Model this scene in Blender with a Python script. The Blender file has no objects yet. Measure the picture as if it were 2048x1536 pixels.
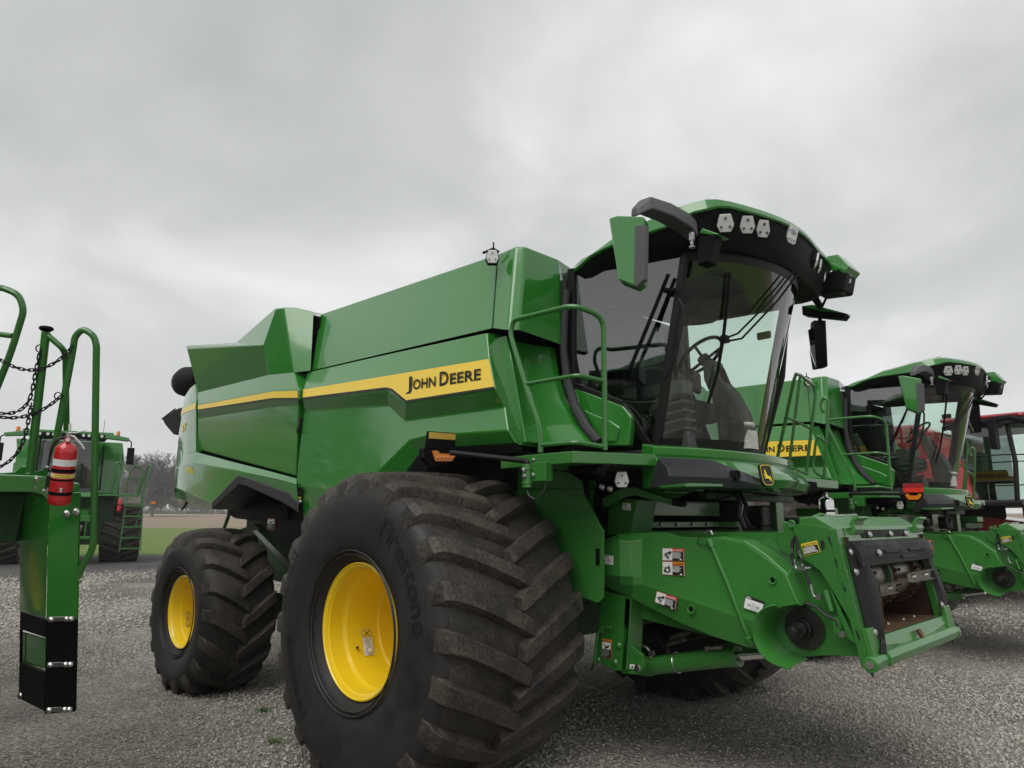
import bpy, bmesh, math, random
import numpy as np
from mathutils import Vector, Matrix

random.seed(7); np.random.seed(7)
R_ = math.radians
scene = bpy.context.scene
col = scene.collection

# ------------------------------------------------------------------ camera
CAM = Vector((4.174, -5.086, 1.672)); YAW = R_(134.8); PITCH = R_(10.77); FPX = 1438.6
cF = Vector((math.cos(YAW)*math.cos(PITCH), math.sin(YAW)*math.cos(PITCH), math.sin(PITCH)))
cR = Vector((math.sin(YAW), -math.cos(YAW), 0)); cU = cR.cross(cF)
cam_data = bpy.data.cameras.new('camera'); cam = bpy.data.objects.new('camera', cam_data); col.objects.link(cam)
cam.matrix_world = Matrix(((cR.x, cU.x, -cF.x, CAM.x), (cR.y, cU.y, -cF.y, CAM.y), (cR.z, cU.z, -cF.z, CAM.z), (0, 0, 0, 1)))
cam_data.sensor_width = 36; cam_data.lens = FPX*36/2048; cam_data.clip_start = .05; cam_data.clip_end = 3000
scene.camera = cam

# ------------------------------------------------------------------ sky, sun, exposure
world = bpy.data.worlds.new('World'); scene.world = world; world.use_nodes = True
wn = world.node_tree.nodes; wl = world.node_tree.links; wn.clear()
SUN_EL, SUN_AZ = R_(52), R_(-70)
def wnode(t, **k):
    n = wn.new(t)
    for a, b in k.items(): setattr(n, a, b)
    return n
sky = wnode('ShaderNodeTexSky', sky_type='NISHITA', sun_disc=False)
sky.sun_elevation = SUN_EL; sky.sun_rotation = math.pi/2 - SUN_AZ
tc = wnode('ShaderNodeTexCoord'); sep = wnode('ShaderNodeSeparateXYZ')
wl.new(tc.outputs['Generated'], sep.inputs[0])
zc = wnode('ShaderNodeMath', operation='MAXIMUM'); wl.new(sep.outputs['Z'], zc.inputs[0]); zc.inputs[1].default_value = 0
za = wnode('ShaderNodeMath', operation='ADD'); wl.new(zc.outputs[0], za.inputs[0]); za.inputs[1].default_value = .32
dx = wnode('ShaderNodeMath', operation='DIVIDE'); wl.new(sep.outputs['X'], dx.inputs[0]); wl.new(za.outputs[0], dx.inputs[1])
dy = wnode('ShaderNodeMath', operation='DIVIDE'); wl.new(sep.outputs['Y'], dy.inputs[0]); wl.new(za.outputs[0], dy.inputs[1])
cmb = wnode('ShaderNodeCombineXYZ'); wl.new(dx.outputs[0], cmb.inputs[0]); wl.new(dy.outputs[0], cmb.inputs[1]); cmb.inputs[2].default_value = 3.1
n1 = wnode('ShaderNodeTexNoise'); n1.inputs['Scale'].default_value = 1.7; n1.inputs['Detail'].default_value = 6; n1.inputs['Roughness'].default_value = .5; n1.inputs['Distortion'].default_value = .35
n2 = wnode('ShaderNodeTexNoise'); n2.inputs['Scale'].default_value = .55; n2.inputs['Detail'].default_value = 3
wl.new(cmb.outputs[0], n1.inputs['Vector']); wl.new(cmb.outputs[0], n2.inputs['Vector'])
mx = wnode('ShaderNodeMath', operation='MULTIPLY_ADD'); wl.new(n2.outputs['Fac'], mx.inputs[0]); mx.inputs[1].default_value = .62; 
wl.new(n1.outputs['Fac'], mx.inputs[2])
ramp = wnode('ShaderNodeValToRGB'); wl.new(mx.outputs[0], ramp.inputs[0])
e = ramp.color_ramp.elements
e[0].position = .50; e[0].color = (.305, .312, .312, 1); e[1].position = 1.12; e[1].color = (.62, .625, .62, 1)
m = e.new(.81); m.color = (.445, .452, .45, 1)
# paler towards the horizon
hz = wnode('ShaderNodeMapRange'); wl.new(zc.outputs[0], hz.inputs[0]); hz.inputs[1].default_value = 0; hz.inputs[2].default_value = .42; hz.inputs[3].default_value = .55; hz.inputs[4].default_value = 0
hm = wnode('ShaderNodeMix', data_type='RGBA'); wl.new(hz.outputs[0], hm.inputs[0]); wl.new(ramp.outputs[0], hm.inputs[6]); hm.inputs[7].default_value = (.60, .605, .595, 1)
sk = wnode('ShaderNodeMix', data_type='RGBA', blend_type='ADD'); sk.inputs[0].default_value = .003
wl.new(hm.outputs[2], sk.inputs[6]); wl.new(sky.outputs[0], sk.inputs[7])
bg = wnode('ShaderNodeBackground'); wl.new(sk.outputs[2], bg.inputs[0]); bg.inputs[1].default_value = 1.0
wo = wnode('ShaderNodeOutputWorld'); wl.new(bg.outputs[0], wo.inputs[0])

sd = bpy.data.lights.new('sun', 'SUN'); sd.energy = 1.5; sd.angle = R_(50); sd.color = (1, .975, .94)
sun = bpy.data.objects.new('sun', sd); col.objects.link(sun)
sdir = Vector((math.cos(SUN_AZ)*math.cos(SUN_EL), math.sin(SUN_AZ)*math.cos(SUN_EL), math.sin(SUN_EL)))
sun.rotation_euler = sdir.to_track_quat('Z', 'Y').to_euler()
vs = scene.view_settings; vs.view_transform = 'Standard'; vs.look = 'None'; vs.exposure = .48; vs.gamma = 1; vs.use_curve_mapping = False

# ------------------------------------------------------------------ surveying: a sight line met with a plane of the machine
def sight(u, v): return cF + cR*((u-1024)/FPX) + cU*((768-v)/FPX)
def at(u, v, x=None, y=None, z=None, d=None, k=0., z0=0.):
    r = sight(u, v)
    if d is not None: t = d
    elif x is not None: t = (x-CAM.x)/r.x
    elif z is not None: t = (z-CAM.z)/r.z
    else: t = (y + k*(CAM.z-z0) - CAM.y)/(r.y - k*r.z)          # plane y = y + k (z - z0)
    return CAM + r*t
def V(*a): return Vector(a)

# ------------------------------------------------------------------ materials
MATS = {}
def nmat(name):
    m = bpy.data.materials.new(name); m.use_nodes = True
    MATS[name] = m; nt = m.node_tree
    return m, nt, nt.nodes['Principled BSDF']
def N(nt, t, **k):
    n = nt.nodes.new(t)
    for a, b in k.items():
        if a.startswith('i_'): n.inputs[a[2:]].default_value = b
        else: setattr(n, a, b)
    return n
def mixcol(nt, fac, a, b, blend='MIX'):
    n = N(nt, 'ShaderNodeMix', data_type='RGBA', blend_type=blend)
    for s, i in ((fac, 0), (a, 6), (b, 7)):
        if hasattr(s, 'is_output'): nt.links.new(s, n.inputs[i])
        else: n.inputs[i].default_value = s if i == 0 else (*s, 1) if len(s) == 3 else s
    return n.outputs[2]
def rampn(nt, src, stops):
    n = N(nt, 'ShaderNodeValToRGB'); nt.links.new(src, n.inputs[0]); el = n.color_ramp.elements
    while len(el) < len(stops): el.new(.5)
    for i, (p, c) in enumerate(stops):
        el[i].position = p; el[i].color = (*c, 1) if hasattr(c, '__len__') else (c, c, c, 1)
    return n.outputs[0]
def noise(nt, scale, detail=4, rough=.55, vec=None, dist=0, dim=None):
    n = N(nt, 'ShaderNodeTexNoise'); n.inputs['Scale'].default_value = scale; n.inputs['Detail'].default_value = detail
    n.inputs['Roughness'].default_value = rough; n.inputs['Distortion'].default_value = dist
    if vec is None:
        c = N(nt, 'ShaderNodeTexCoord'); vec = c.outputs['Object']
    nt.links.new(vec, n.inputs['Vector'])
    return n.outputs['Fac']
def bump(nt, b, h, strength=.3, dist=.01):
    n = N(nt, 'ShaderNodeBump'); n.inputs['Strength'].default_value = strength; n.inputs['Distance'].default_value = dist
    nt.links.new(h, n.inputs['Height']); nt.links.new(n.outputs[0], b.inputs['Normal'])
def setp(b, c=None, rough=None, metal=None, coat=None, spec=None, coatr=None, ior=None):
    if c is not None: b.inputs['Base Color'].default_value = (*c, 1)
    if rough is not None: b.inputs['Roughness'].default_value = rough
    if metal is not None: b.inputs['Metallic'].default_value = metal
    if coat is not None: b.inputs['Coat Weight'].default_value = coat
    if coatr is not None: b.inputs['Coat Roughness'].default_value = coatr
    if ior is not None: b.inputs['Coat IOR'].default_value = ior
    if spec is not None: b.inputs['Specular IOR Level'].default_value = spec
def paint(name, c, rough=.3, coat=1., coatr=.04, ior=1.6, dust=.12, dustc=(.30, .28, .24), wob=.0):
    m, nt, b = nmat(name); setp(b, c, rough, 0, coat, .35, coatr, ior)
    f = noise(nt, 2.2, 6, .65); g = noise(nt, 38, 3, .6)
    mm = N(nt, 'ShaderNodeMath', operation='MULTIPLY'); nt.links.new(f, mm.inputs[0]); nt.links.new(g, mm.inputs[1])
    fac = rampn(nt, mm.outputs[0], [(.16, 0.), (.50, dust)])
    nt.links.new(mixcol(nt, fac, c, dustc), b.inputs['Base Color'])
    rr = rampn(nt, f, [(.35, coatr), (.75, coatr+.10)])
    nt.links.new(rr, b.inputs['Coat Roughness'])
    if wob:
        bump(nt, b, noise(nt, 1.6, 2, .4), wob, .05)
        nt.links.new(b.inputs['Normal'].links[0].from_socket, b.inputs['Coat Normal'])
    return m
paint('green', (.017, .178, .014), .35, 1., .025, 1.66, .015, wob=.04)
paint('green_frame', (.019, .145, .015), .42, .8, .10, 1.55, .10)
paint('green_cover', (.028, .176, .022), .42, .7, .16, 1.55, .07)
paint('green_dark', (.007, .045, .008), .6, .1, .3, 1.5, .15)
paint('yellow', (.86, .60, .05), .4, .5, .1, 1.5, .03)
paint('rim_yellow', (.86, .60, .010), .38, .7, .1, 1.5, .12, (.35, .25, .08))
paint('red', (.33, .014, .022), .35, 1., .05, 1.6, .08)
paint('red_bottle', (.50, .012, .018), .3, .8, .05, 1.55, .03)
paint('black_paint', (.004, .004, .004), .45, .06, .2, 1.4, .02)
def plain(name, c, rough=.5, metal=0., var=.25, scale=30, bmp=0., spec=.5, coat=0.):
    m, nt, b = nmat(name); setp(b, c, rough, metal, coat, spec)
    f = noise(nt, scale, 5, .6)
    lo = tuple(x*(1-var) for x in c); hi = tuple(min(1, x*(1+var)) for x in c)
    nt.links.new(rampn(nt, f, [(.3, lo), (.7, hi)]), b.inputs['Base Color'])
    if bmp: bump(nt, b, f, bmp, .002)
    return m
plain('black_plastic', (.004, .004, .0045), .55, 0, .25, 120, .2, .12)
plain('grey_plastic', (.030, .030, .034), .42, 0, .15, 160, .2, .35)
plain('mirror_grey', (.075, .075, .082), .5, 0, .1, 60)
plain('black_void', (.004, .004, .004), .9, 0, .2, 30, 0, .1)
plain('steel', (.42, .42, .42), .32, 1., .2, 40)
plain('worn_steel', (.30, .275, .235), .42, 1., .35, 14, .2)
plain('chrome', (.75, .75, .74), .12, 1., .05)
plain('bolt', (.55, .55, .53), .3, 1., .1)
plain('white', (.75, .75, .73), .45, 0, .04)
plain('black_ink', (.010, .010, .010), .5, 0, .0)
plain('red_ink', (.55, .025, .03), .5, 0, .0)
plain('orange_ink', (.75, .22, .02), .5, 0, .0)
plain('yellow_ink', (.80, .60, .05), .5, 0, .03)
plain('grey_ink', (.35, .35, .35), .5, 0, .0)
plain('lamp_white', (.62, .63, .62), .22, .35, .08, 20)
plain('led', (.10, .09, .07), .12, .6, .2, 60)
plain('interior_grey', (.52, .51, .47), .6, 0, .12, 30)
plain('interior_dark', (.05, .05, .05), .55, 0, .2, 30)
plain('seat_cloth', (.14, .14, .14), .85, 0, .2, 90, .3)
plain('hose', (.012, .012, .012), .42, 0, .2, 60)
plain('chain', (.035, .035, .037), .4, .7, .3, 40)
plain('reflector_yellow', (.55, .36, .06), .35, 0, .2, 260)
plain('red_cloth', (.65, .03, .015), .4, 0, .1, 60)
plain('bark', (.12, .108, .10), .9, 0, .3, 3)  # both bark tones lightened to paint in part of the distance haze
plain('bark_pale', (.17, .155, .14), .9, 0, .3, 3)
plain('straw', (.42, .34, .20), .8, 0, .2, 60)
plain('dark_steel', (.035, .033, .031), .45, .7, .4, 30, .3)
# amber lens
m, nt, b = nmat('amber'); setp(b, (.85, .26, .02), .18, 0, .6, .5); b.inputs['Transmission Weight'].default_value = .25
b.inputs['Emission Color'].default_value = (.9, .25, .02, 1); b.inputs['Emission Strength'].default_value = 0
# rubber
def rubber(name, dust, dc=(.155, .125, .095), base=(.013, .013, .014)):
    m, nt, b = nmat(name); setp(b, base, .55, 0, 0, .32)
    tcx = N(nt, 'ShaderNodeTexCoord'); oi = N(nt, 'ShaderNodeObjectInfo'); va = N(nt, 'ShaderNodeVectorMath', operation='ADD'); cx_ = N(nt, 'ShaderNodeMath', operation='MULTIPLY'); cx_.inputs[1].default_value = 37.
    nt.links.new(oi.outputs['Random'], cx_.inputs[0]); nt.links.new(tcx.outputs['Object'], va.inputs[0]); nt.links.new(cx_.outputs[0], va.inputs[1])
    f = noise(nt, 4.5, 6, .7, va.outputs[0]); g = noise(nt, 55, 4, .65, va.outputs[0])
    mm = N(nt, 'ShaderNodeMath', operation='MULTIPLY'); nt.links.new(f, mm.inputs[0]); nt.links.new(g, mm.inputs[1])
    fac = rampn(nt, mm.outputs[0], [(.17, dust*.10), (.36, dust)])
    nt.links.new(mixcol(nt, fac, base, dc), b.inputs['Base Color'])
    nt.links.new(rampn(nt, f, [(.3, .42), (.7, .75)]), b.inputs['Roughness'])
    bump(nt, b, g, .25, .004)
    return m
rubber('rubber', .26, (.075, .068, .06)); rubber('rubber_lug', .60, (.13, .105, .08)); rubber('rubber_rear', .6, (.10, .082, .062)); rubber('rubber_tread', .55, (.10, .082, .062)); rubber('rubber_text', .08, (.05, .045, .04), (.010, .010, .011))
rubber('rubber_flap', .10, (.10, .10, .10), (.006, .006, .0065))
# worn tan edge of the rubber flap, rusty feeder floor
m, nt, b = nmat('rust_floor'); setp(b, (.2, .1, .05), .6, .3)
f = noise(nt, 4, 6, .7, dist=.6)
nt.links.new(rampn(nt, f, [(.32, (.045, .026, .018)), (.5, (.16, .085, .045)), (.68, (.30, .20, .12))]), b.inputs['Base Color'])
m, nt, b = nmat('worn_rubber'); setp(b, (.3, .16, .06), .8)
f = noise(nt, 18, 5, .7)
nt.links.new(rampn(nt, f, [(.35, (.05, .04, .03)), (.5, (.22, .12, .045)), (.7, (.42, .25, .09))]), b.inputs['Base Color'])
m, nt, b = nmat('rust_chain'); setp(b, (.06, .025, .02), .6, .5)
# thin tinted glass: clear sheet with a mirror-like gloss by angle
def glass(name, tint, ior=1.95):
    m = bpy.data.materials.new(name); m.use_nodes = True; MATS[name] = m; nt = m.node_tree; nt.nodes.clear()
    tr = N(nt, 'ShaderNodeBsdfTransparent'); tr.inputs[0].default_value = (*tint, 1)
    gl = N(nt, 'ShaderNodeBsdfGlossy'); gl.inputs['Roughness'].default_value = .015; gl.inputs[0].default_value = (1, 1, 1, 1)
    fr = N(nt, 'ShaderNodeFresnel'); fr.inputs['IOR'].default_value = ior
    ms = N(nt, 'ShaderNodeMixShader'); nt.links.new(fr.outputs[0], ms.inputs[0]); nt.links.new(tr.outputs[0], ms.inputs[1]); nt.links.new(gl.outputs[0], ms.inputs[2])
    o = N(nt, 'ShaderNodeOutputMaterial'); nt.links.new(ms.outputs[0], o.inputs[0])
    return m
glass('glass', (.86, .98, .92), 1.9); glass('glass_side', (.66, .76, .72), 2.5); glass('glass_dark', (.25, .3, .29))
m, nt, b = nmat('lens'); setp(b, (.8, .82, .82), .08, 0, 1., .5); b.inputs['Transmission Weight'].default_value = .6
m, nt, b = nmat('mirror_glass'); setp(b, (.8, .8, .8), .03, 1.)

# ------------------------------------------------------------------ mesh building
class MB:
    def __init__(s): s.v = []; s.f = []; s.m = []; s.cur = 0
    def add(s, vs, fs, mi=None):
        o = len(s.v); s.v += [tuple(p) for p in vs]
        for f in fs: s.f.append(tuple(i+o for i in f)); s.m.append(s.cur if mi is None else mi)
        return s
    def poly(s, pts, mi=None): return s.add(pts, [tuple(range(len(pts)))], mi)
    def box(s, c, size, rot=None, mi=None):
        c = Vector(c); h = Vector(size)/2; M3 = rot if rot is not None else Matrix.Identity(3)
        vs = [c + M3 @ Vector((x*h.x, y*h.y, z*h.z)) for x in (-1, 1) for y in (-1, 1) for z in (-1, 1)]
        return s.add(vs, [(0, 1, 3, 2), (4, 6, 7, 5), (0, 4, 5, 1), (2, 3, 7, 6), (0, 2, 6, 4), (1, 5, 7, 3)], mi)
    def span(s, a, b, mi=None): 
        a, b = Vector(a), Vector(b); return s.box((a+b)/2, [abs(x) for x in (b-a)], None, mi)
    def prism(s, pts, vec, mi=None):
        vec = Vector(vec); n = len(pts); vs = [Vector(p) for p in pts] + [Vector(p)+vec for p in pts]
        fs = [tuple(range(n)), tuple(range(2*n-1, n-1, -1))] + [(i, i+n, (i+1) % n+n, (i+1) % n) for i in range(n)]
        return s.add(vs, fs, mi)
    def tube(s, pts, r, n=8, mi=None, closed=False, round_=0., caps=True):
        pts = [Vector(p) for p in pts]
        if round_: pts = fillet(pts, round_, closed)
        rs = r if hasattr(r, '__len__') else [r]*len(pts)
        if len(rs) != len(pts): rs = [rs[0]+(rs[-1]-rs[0])*i/(len(pts)-1) for i in range(len(pts))]
        L = len(pts); vs = []; up = None
        for i, p in enumerate(pts):
            a = pts[i-1] if (i or closed) else p; c = pts[(i+1) % L] if (i < L-1 or closed) else p
            t = (c-a).normalized()
            if up is None:
                up = Vector((0, 0, 1)) if abs(t.z) < .9 else Vector((1, 0, 0))
            x = t.cross(up)
            if x.length < 1e-5: x = t.orthogonal()
            x.normalize(); up = x.cross(t).normalized()
            for j in range(n):
                q = 2*math.pi*j/n; vs.append(p + (x*math.cos(q)+up*math.sin(q))*rs[i])
        fs = []
        for i in range(L if closed else L-1):
            for j in range(n):
                a = i*n+j; b_ = i*n+(j+1) % n; k = ((i+1) % L)*n
                fs.append((a, b_, k+(j+1) % n, k+j))
        if not closed and caps: fs += [tuple(range(n-1, -1, -1)), tuple((L-1)*n+j for j in range(n))]
        return s.add(vs, fs, mi)
    def lathe(s, prof, n=48, c=(0, 0, 0), axis='Y', mi=None, a0=0., a1=2*math.pi):
        c = Vector(c); full = abs(a1-a0-2*math.pi) < 1e-6; m_ = n if full else n+1; vs = []
        for i in range(m_):
            q = a0+(a1-a0)*i/n; cs, sn = math.cos(q), math.sin(q)
            for r, h in prof:
                vs.append(c + {'Y': Vector((r*cs, h, r*sn)), 'Z': Vector((r*cs, r*sn, h)), 'X': Vector((h, r*cs, r*sn))}[axis])
        P_ = len(prof); fs = []
        for i in range(n):
            k = (i+1) % m_
            for j in range(P_-1): fs.append((i*P_+j, i*P_+j+1, k*P_+j+1, k*P_+j))
        return s.add(vs, fs, mi)
    def cyl(s, a, b, r, n=16, mi=None, r2=None):
        return s.tube([a, b], [r, r if r2 is None else r2], n, mi)
    def loft(s, rows, mi=None, closed=False):
        n = len(rows[0]); vs = [p for r in rows for p in r]; fs = []
        for i in range(len(rows)-1):
            for j in range(n if closed else n-1):
                fs.append((i*n+j, i*n+(j+1) % n, (i+1)*n+(j+1) % n, (i+1)*n+j))
        return s.add(vs, fs, mi)
    def sphere(s, c, r, n=12, mi=None, sc=(1, 1, 1)):
        prof = [(r*math.sin(math.pi*i/n)*1., -r*math.cos(math.pi*i/n)) for i in range(n+1)]
        o = len(s.v); s.lathe(prof, n*2, (0, 0, 0), 'Z', mi)
        for i in range(o, len(s.v)): p = s.v[i]; s.v[i] = (c[0]+p[0]*sc[0], c[1]+p[1]*sc[1], c[2]+p[2]*sc[2])
        return s
    def mesh(s, name, mats, angle=32, merge=True):
        me = bpy.data.meshes.new(name); me.from_pydata(s.v, [], s.f)
        for mt in (mats if isinstance(mats, (list, tuple)) else [mats]): me.materials.append(MATS[mt])
        me.polygons.foreach_set('material_index', s.m)
        bm = bmesh.new(); bm.from_mesh(me)
        if merge: bmesh.ops.remove_doubles(bm, verts=bm.verts, dist=1e-5)
        bmesh.ops.recalc_face_normals(bm, faces=bm.faces); bm.to_mesh(me); bm.free()
        me.polygons.foreach_set('use_smooth', [True]*len(me.polygons)); me.set_sharp_from_angle(angle=R_(angle)); me.update()
        return me
    def pieces(s):
        par = list(range(len(s.v)))
        def find(i):
            while par[i] != i: par[i] = par[par[i]]; i = par[i]
            return i
        for f in s.f:
            a = find(f[0])
            for i in f[1:]: par[find(i)] = a
        grp = {}
        for f, mi in zip(s.f, s.m): grp.setdefault(find(f[0]), []).append((f, mi))
        out = []
        for fs in grp.values():
            b = MB(); idx = {}
            for f, mi in fs:
                for i in f:
                    if i not in idx: idx[i] = len(b.v); b.v.append(s.v[i])
                b.f.append(tuple(idx[i] for i in f)); b.m.append(mi)
            out.append(b)
        return out
    def each(s, name, mats, parent=None, *a, **k):
        """every loose piece becomes an object of its own"""
        return [b.build(name, mats, parent, *a, **k) for b in s.pieces()]
    def build(s, name, mats, parent=None, bevel=0., seg=2, angle=32, merge=True, **tags):
        o = bpy.data.objects.new(name, s.mesh(name, mats, angle, merge)); col.objects.link(o)
        if parent is not None: o.parent = parent
        if bevel:
            b_ = o.modifiers.new('bevel', 'BEVEL'); b_.width = bevel; b_.segments = seg; b_.limit_method = 'ANGLE'; b_.angle_limit = R_(12); b_.harden_normals = True
        for k_, v_ in tags.items(): o[k_] = v_
        return o
def fillet(pts, r, closed=False, n=5):
    out = []; L = len(pts)
    for i, p in enumerate(pts):
        if not closed and i in (0, L-1): out.append(p); continue
        a, c = pts[i-1], pts[(i+1) % L]; da, dc = (a-p), (c-p)
        q = min(r, da.length*.45, dc.length*.45)
        s0, s1 = p+da.normalized()*q, p+dc.normalized()*q
        for k in range(n+1):
            t = k/n; out.append(s0*(1-t)**2 + p*2*t*(1-t) + s1*t*t)
    return out
def mesh_obj(name, me, parent, loc=(0, 0, 0), rot=(0, 0, 0)):
    o = bpy.data.objects.new(name, me); col.objects.link(o); o.parent = parent; o.location = loc; o.rotation_euler = rot; return o
def empty(name, loc=(0, 0, 0), rz=0., **tags):
    o = bpy.data.objects.new(name, None); col.objects.link(o); o.location = loc; o.rotation_euler = (0, 0, rz)
    o.empty_display_size = .3
    for k, v in tags.items(): o[k] = v
    return o
def copy_tree(o, parent=None, skip=()):
    c = o.copy(); col.objects.link(c); c.parent = parent
    for ch in [x for x in ALLCH.get(o, [])]:
        if ch.name.split('.')[0] in skip: continue
        copy_tree(ch, c, skip)
    return c
ALLCH = {}
def index_children():
    ALLCH.clear()
    for o in bpy.data.objects:
        if o.parent: ALLCH.setdefault(o.parent, []).append(o)
_txt = {}
def text_geo(s, bold=.0):
    """outline letters of a string as (verts, faces), height 1 for capitals, starting at x=0"""
    if (s, bold) in _txt: return _txt[(s, bold)]
    cu = bpy.data.curves.new('t', 'FONT'); cu.body = s; cu.size = 1.0; cu.offset = bold; cu.resolution_u = 3
    o = bpy.data.objects.new('t', cu); col.objects.link(o)
    dg = bpy.context.evaluated_depsgraph_get(); me = o.evaluated_get(dg).to_mesh()
    vs = [tuple(v.co) for v in me.vertices]; fs = [tuple(p.vertices) for p in me.polygons]
    o.evaluated_get(dg).to_mesh_clear(); bpy.data.objects.remove(o); bpy.data.curves.remove(cu)
    x0 = min(v[0] for v in vs); x1 = max(v[0] for v in vs); y1 = max(v[1] for v in vs); y0 = min(0, min(v[1] for v in vs)) if s.isupper() or s.isdigit() else 0
    vs = [(v[0]-x0, v[1]) for v in vs]
    _txt[(s, bold)] = (vs, fs, x1-x0, y1); return _txt[(s, bold)]
def put_text(mb, s, org, xd, yd, width, height, mi=0, bold=.0):
    """letters on the plane org + xd*x + yd*y fitted into width x height"""
    vs, fs, w, h = text_geo(s, bold); xd, yd, org = Vector(xd), Vector(yd), Vector(org)
    mb.add([org + xd*(v[0]/w*width) + yd*(v[1]/h*height) for v in vs], fs, mi)
# ================================================================== wheels
def tyre_profile(R0, W, rr):
    h = W/2
    half = [(rr-.01, -h+.14), (rr+.03, -h+.075), (rr+.09, -h+.03), (rr+.20, -h+.004), (R0*.5+rr*.5+.06, -h-.002), (R0-.13, -h+.006), (R0-.06, -h+.030), (R0-.022, -h+.075), (R0-.006, -h+.15), (R0+.004, -h*.45), (R0+.01, 0)]
    return half + [(r, -y) for r, y in half[-2::-1]]
def lug_mesh(name, R0, W, lh, sweep, wd, side, mat):
    """one tread bar from the centre line out over the shoulder; side -1 or +1; nose at angle 0"""
    h = W/2; mb = MB()
    prof = tyre_profile(R0, W, .43)
    def rc(y):
        a = abs(y); pts = sorted([(abs(p[1]), p[0]) for p in prof[5:11]])
        for (y0, r0), (y1, r1) in zip(pts, pts[1:]):
            if a <= y1: return r0+(r1-r0)*(a-y0)/(y1-y0+1e-9)
        return pts[-1][1]
    st = [(-.07, -.02, .70, .93), (-.05, .0, .95, 1.), (.05, .12, 1.02, 1.), (.2, .27, 1., 1.), (.4, .48, 1., 1.), (.6, .68, 1.03, 1.), (.78, .85, 1.08, 1.), (.89, .94, 1.15, 1.), (.945, .98, 1.2, .92), (.975, 1., 1.25, .35)]
    rows = []
    for t, a, w, hf in st:
        y = side*t*h; th = sweep*a; r0 = rc(y)-.02; r1 = rc(y)+lh*hf + (0 if t < .95 else .004)
        if t > .94: r0 -= .03
        yo = 0
        row = []
        for q, (r, f) in enumerate(((r0, .72), (r1-.012, .52), (r1, .44), (r1, -.44), (r1-.012, -.52), (r0, -.72))):
            ang = th + f*wd*w/R0
            row.append(V(r*math.cos(ang), y+yo, r*math.sin(ang)))
        rows.append(row)
    mb.loft(rows); mb.poly(rows[0]); mb.poly(rows[-1][::-1])
    return mb.mesh(name, mat, 26)
class Wheel: pass
def make_wheel_meshes(key, R, W, rr, nl, lh, sweep, wd, mat_lug, rimprof):
    w = Wheel(); R0 = R-lh
    mb = MB().lathe(tyre_profile(R0, W, rr), 96)
    h = W/2
    for r in (rr+.06, rr+.085):          # moulded rings on the sidewall
        mb.lathe([(r-.006, -h+.055-(r-rr)*.35 if r < rr+.1 else -h-.0005), (r, (-h+.043-(r-rr)*.35) if r < rr+.1 else -h-.006), (r+.006, -h+.050-(r-rr)*.35 if r < rr+.1 else -h-.0005)], 96)
    for i, f_ in enumerate(mb.f):
        cc = [mb.v[k] for k in f_]; rad_ = sum(math.hypot(p_[0], p_[2]) for p_ in cc)/len(cc); yy = sum(abs(p_[1]) for p_ in cc)/len(cc)
        if rad_ > R0-.03 and yy < h-.06: mb.m[i] = 1
    w.car = mb.mesh('tyre', ['rubber', 'rubber_tread'], 40)
    w.lugs = [lug_mesh('tread_lug', R0, W, lh, sweep, wd, s, mat_lug) for s in (-1, 1)]
    w.nl = nl
    w.rim = MB().lathe(rimprof, 96).mesh('wheel_rim', 'rim_yellow', 28)
    return w
HF = .625
RIMF = [(.395, .12), (.413, -HF+.30), (.413, -HF+.14), (.428, -HF+.115), (.434, -HF+.10), (.433, -HF+.088), (.424, -HF+.084), (.418, -HF+.094), (.404, -HF+.10), (.400, -HF+.115), (.393, -HF+.12), (.391, -HF+.21), (.388, -HF+.225), (.376, -HF+.240), (.372, -HF+.255), (.371, -HF+.48), (.366, -HF+.495), (.352, -HF+.505), (.349, -HF+.62), (.33, -HF+.66), (.0, -HF+.67)]
HR = .375
RIMR = [(.32, .1), (.338, -HR+.25), (.340, -HR+.12), (.352, -HR+.095), (.357, -HR+.082), (.355, -HR+.072), (.347, -HR+.07), (.340, -HR+.08), (.329, -HR+.088), (.322, -HR+.10), (.319, -HR+.17), (.316, -HR+.18), (.306, -HR+.19), (.303, -HR+.20), (.302, -HR+.36), (.298, -HR+.375), (.286, -HR+.385), (.283, -HR+.47), (.26, -HR+.50), (.0, -HR+.505)]
WF = make_wheel_meshes('f', 1.040, 1.25, .425, 22, .066, .27, .100, 'rubber_lug', RIMF)
WR = make_wheel_meshes('r', .820, .75, .347, 17, .058, .31, .092, 'rubber_rear', RIMR)
def put_wheel(parent, w, loc, inner=False, turn=0., lugs=True, label=None):
    rz = math.pi if inner else 0.
    t = mesh_obj('tyre', w.car, parent, loc, (0, 0, rz))
    if lugs:
        for s, me in zip((-1, 1), w.lugs):
            for i in range(w.nl):
                a = 2*math.pi*(i+(.5 if s > 0 else 0))/w.nl + turn
                # keep the bars pointing forward on both sides of the machine
                mesh_obj('tread_lug', me, t, (0, 0, 0), (0, -a, 0))
    if inner:
        t.rotation_euler = (0, 0, 0); t.scale = (1, -1, 1)
    r = mesh_obj('wheel_rim', w.rim, parent, loc, (0, 0, rz))
    return t, r
def arc_text(mb, s, r, a_start, height, y, mi=0, gap=.01, bold=.01):
    """letters round a sidewall, read clockwise from outside (viewer at -Y)"""
    a = a_start
    for ch in s:
        if ch == ' ': a -= height*.5/r; continue
        vs, fs, w, h = text_geo(ch, bold); sc = height/.72
        wa = w*sc
        pts = []
        for x, yy in [(v[0], v[1]) for v in vs]:
            ang = a-(x*sc)/r; rr = r+yy*sc
            pts.append(V(rr*math.cos(ang), y, rr*math.sin(ang)))
        mb.add(pts, fs, mi); a -= (wa+gap)/r
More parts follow.
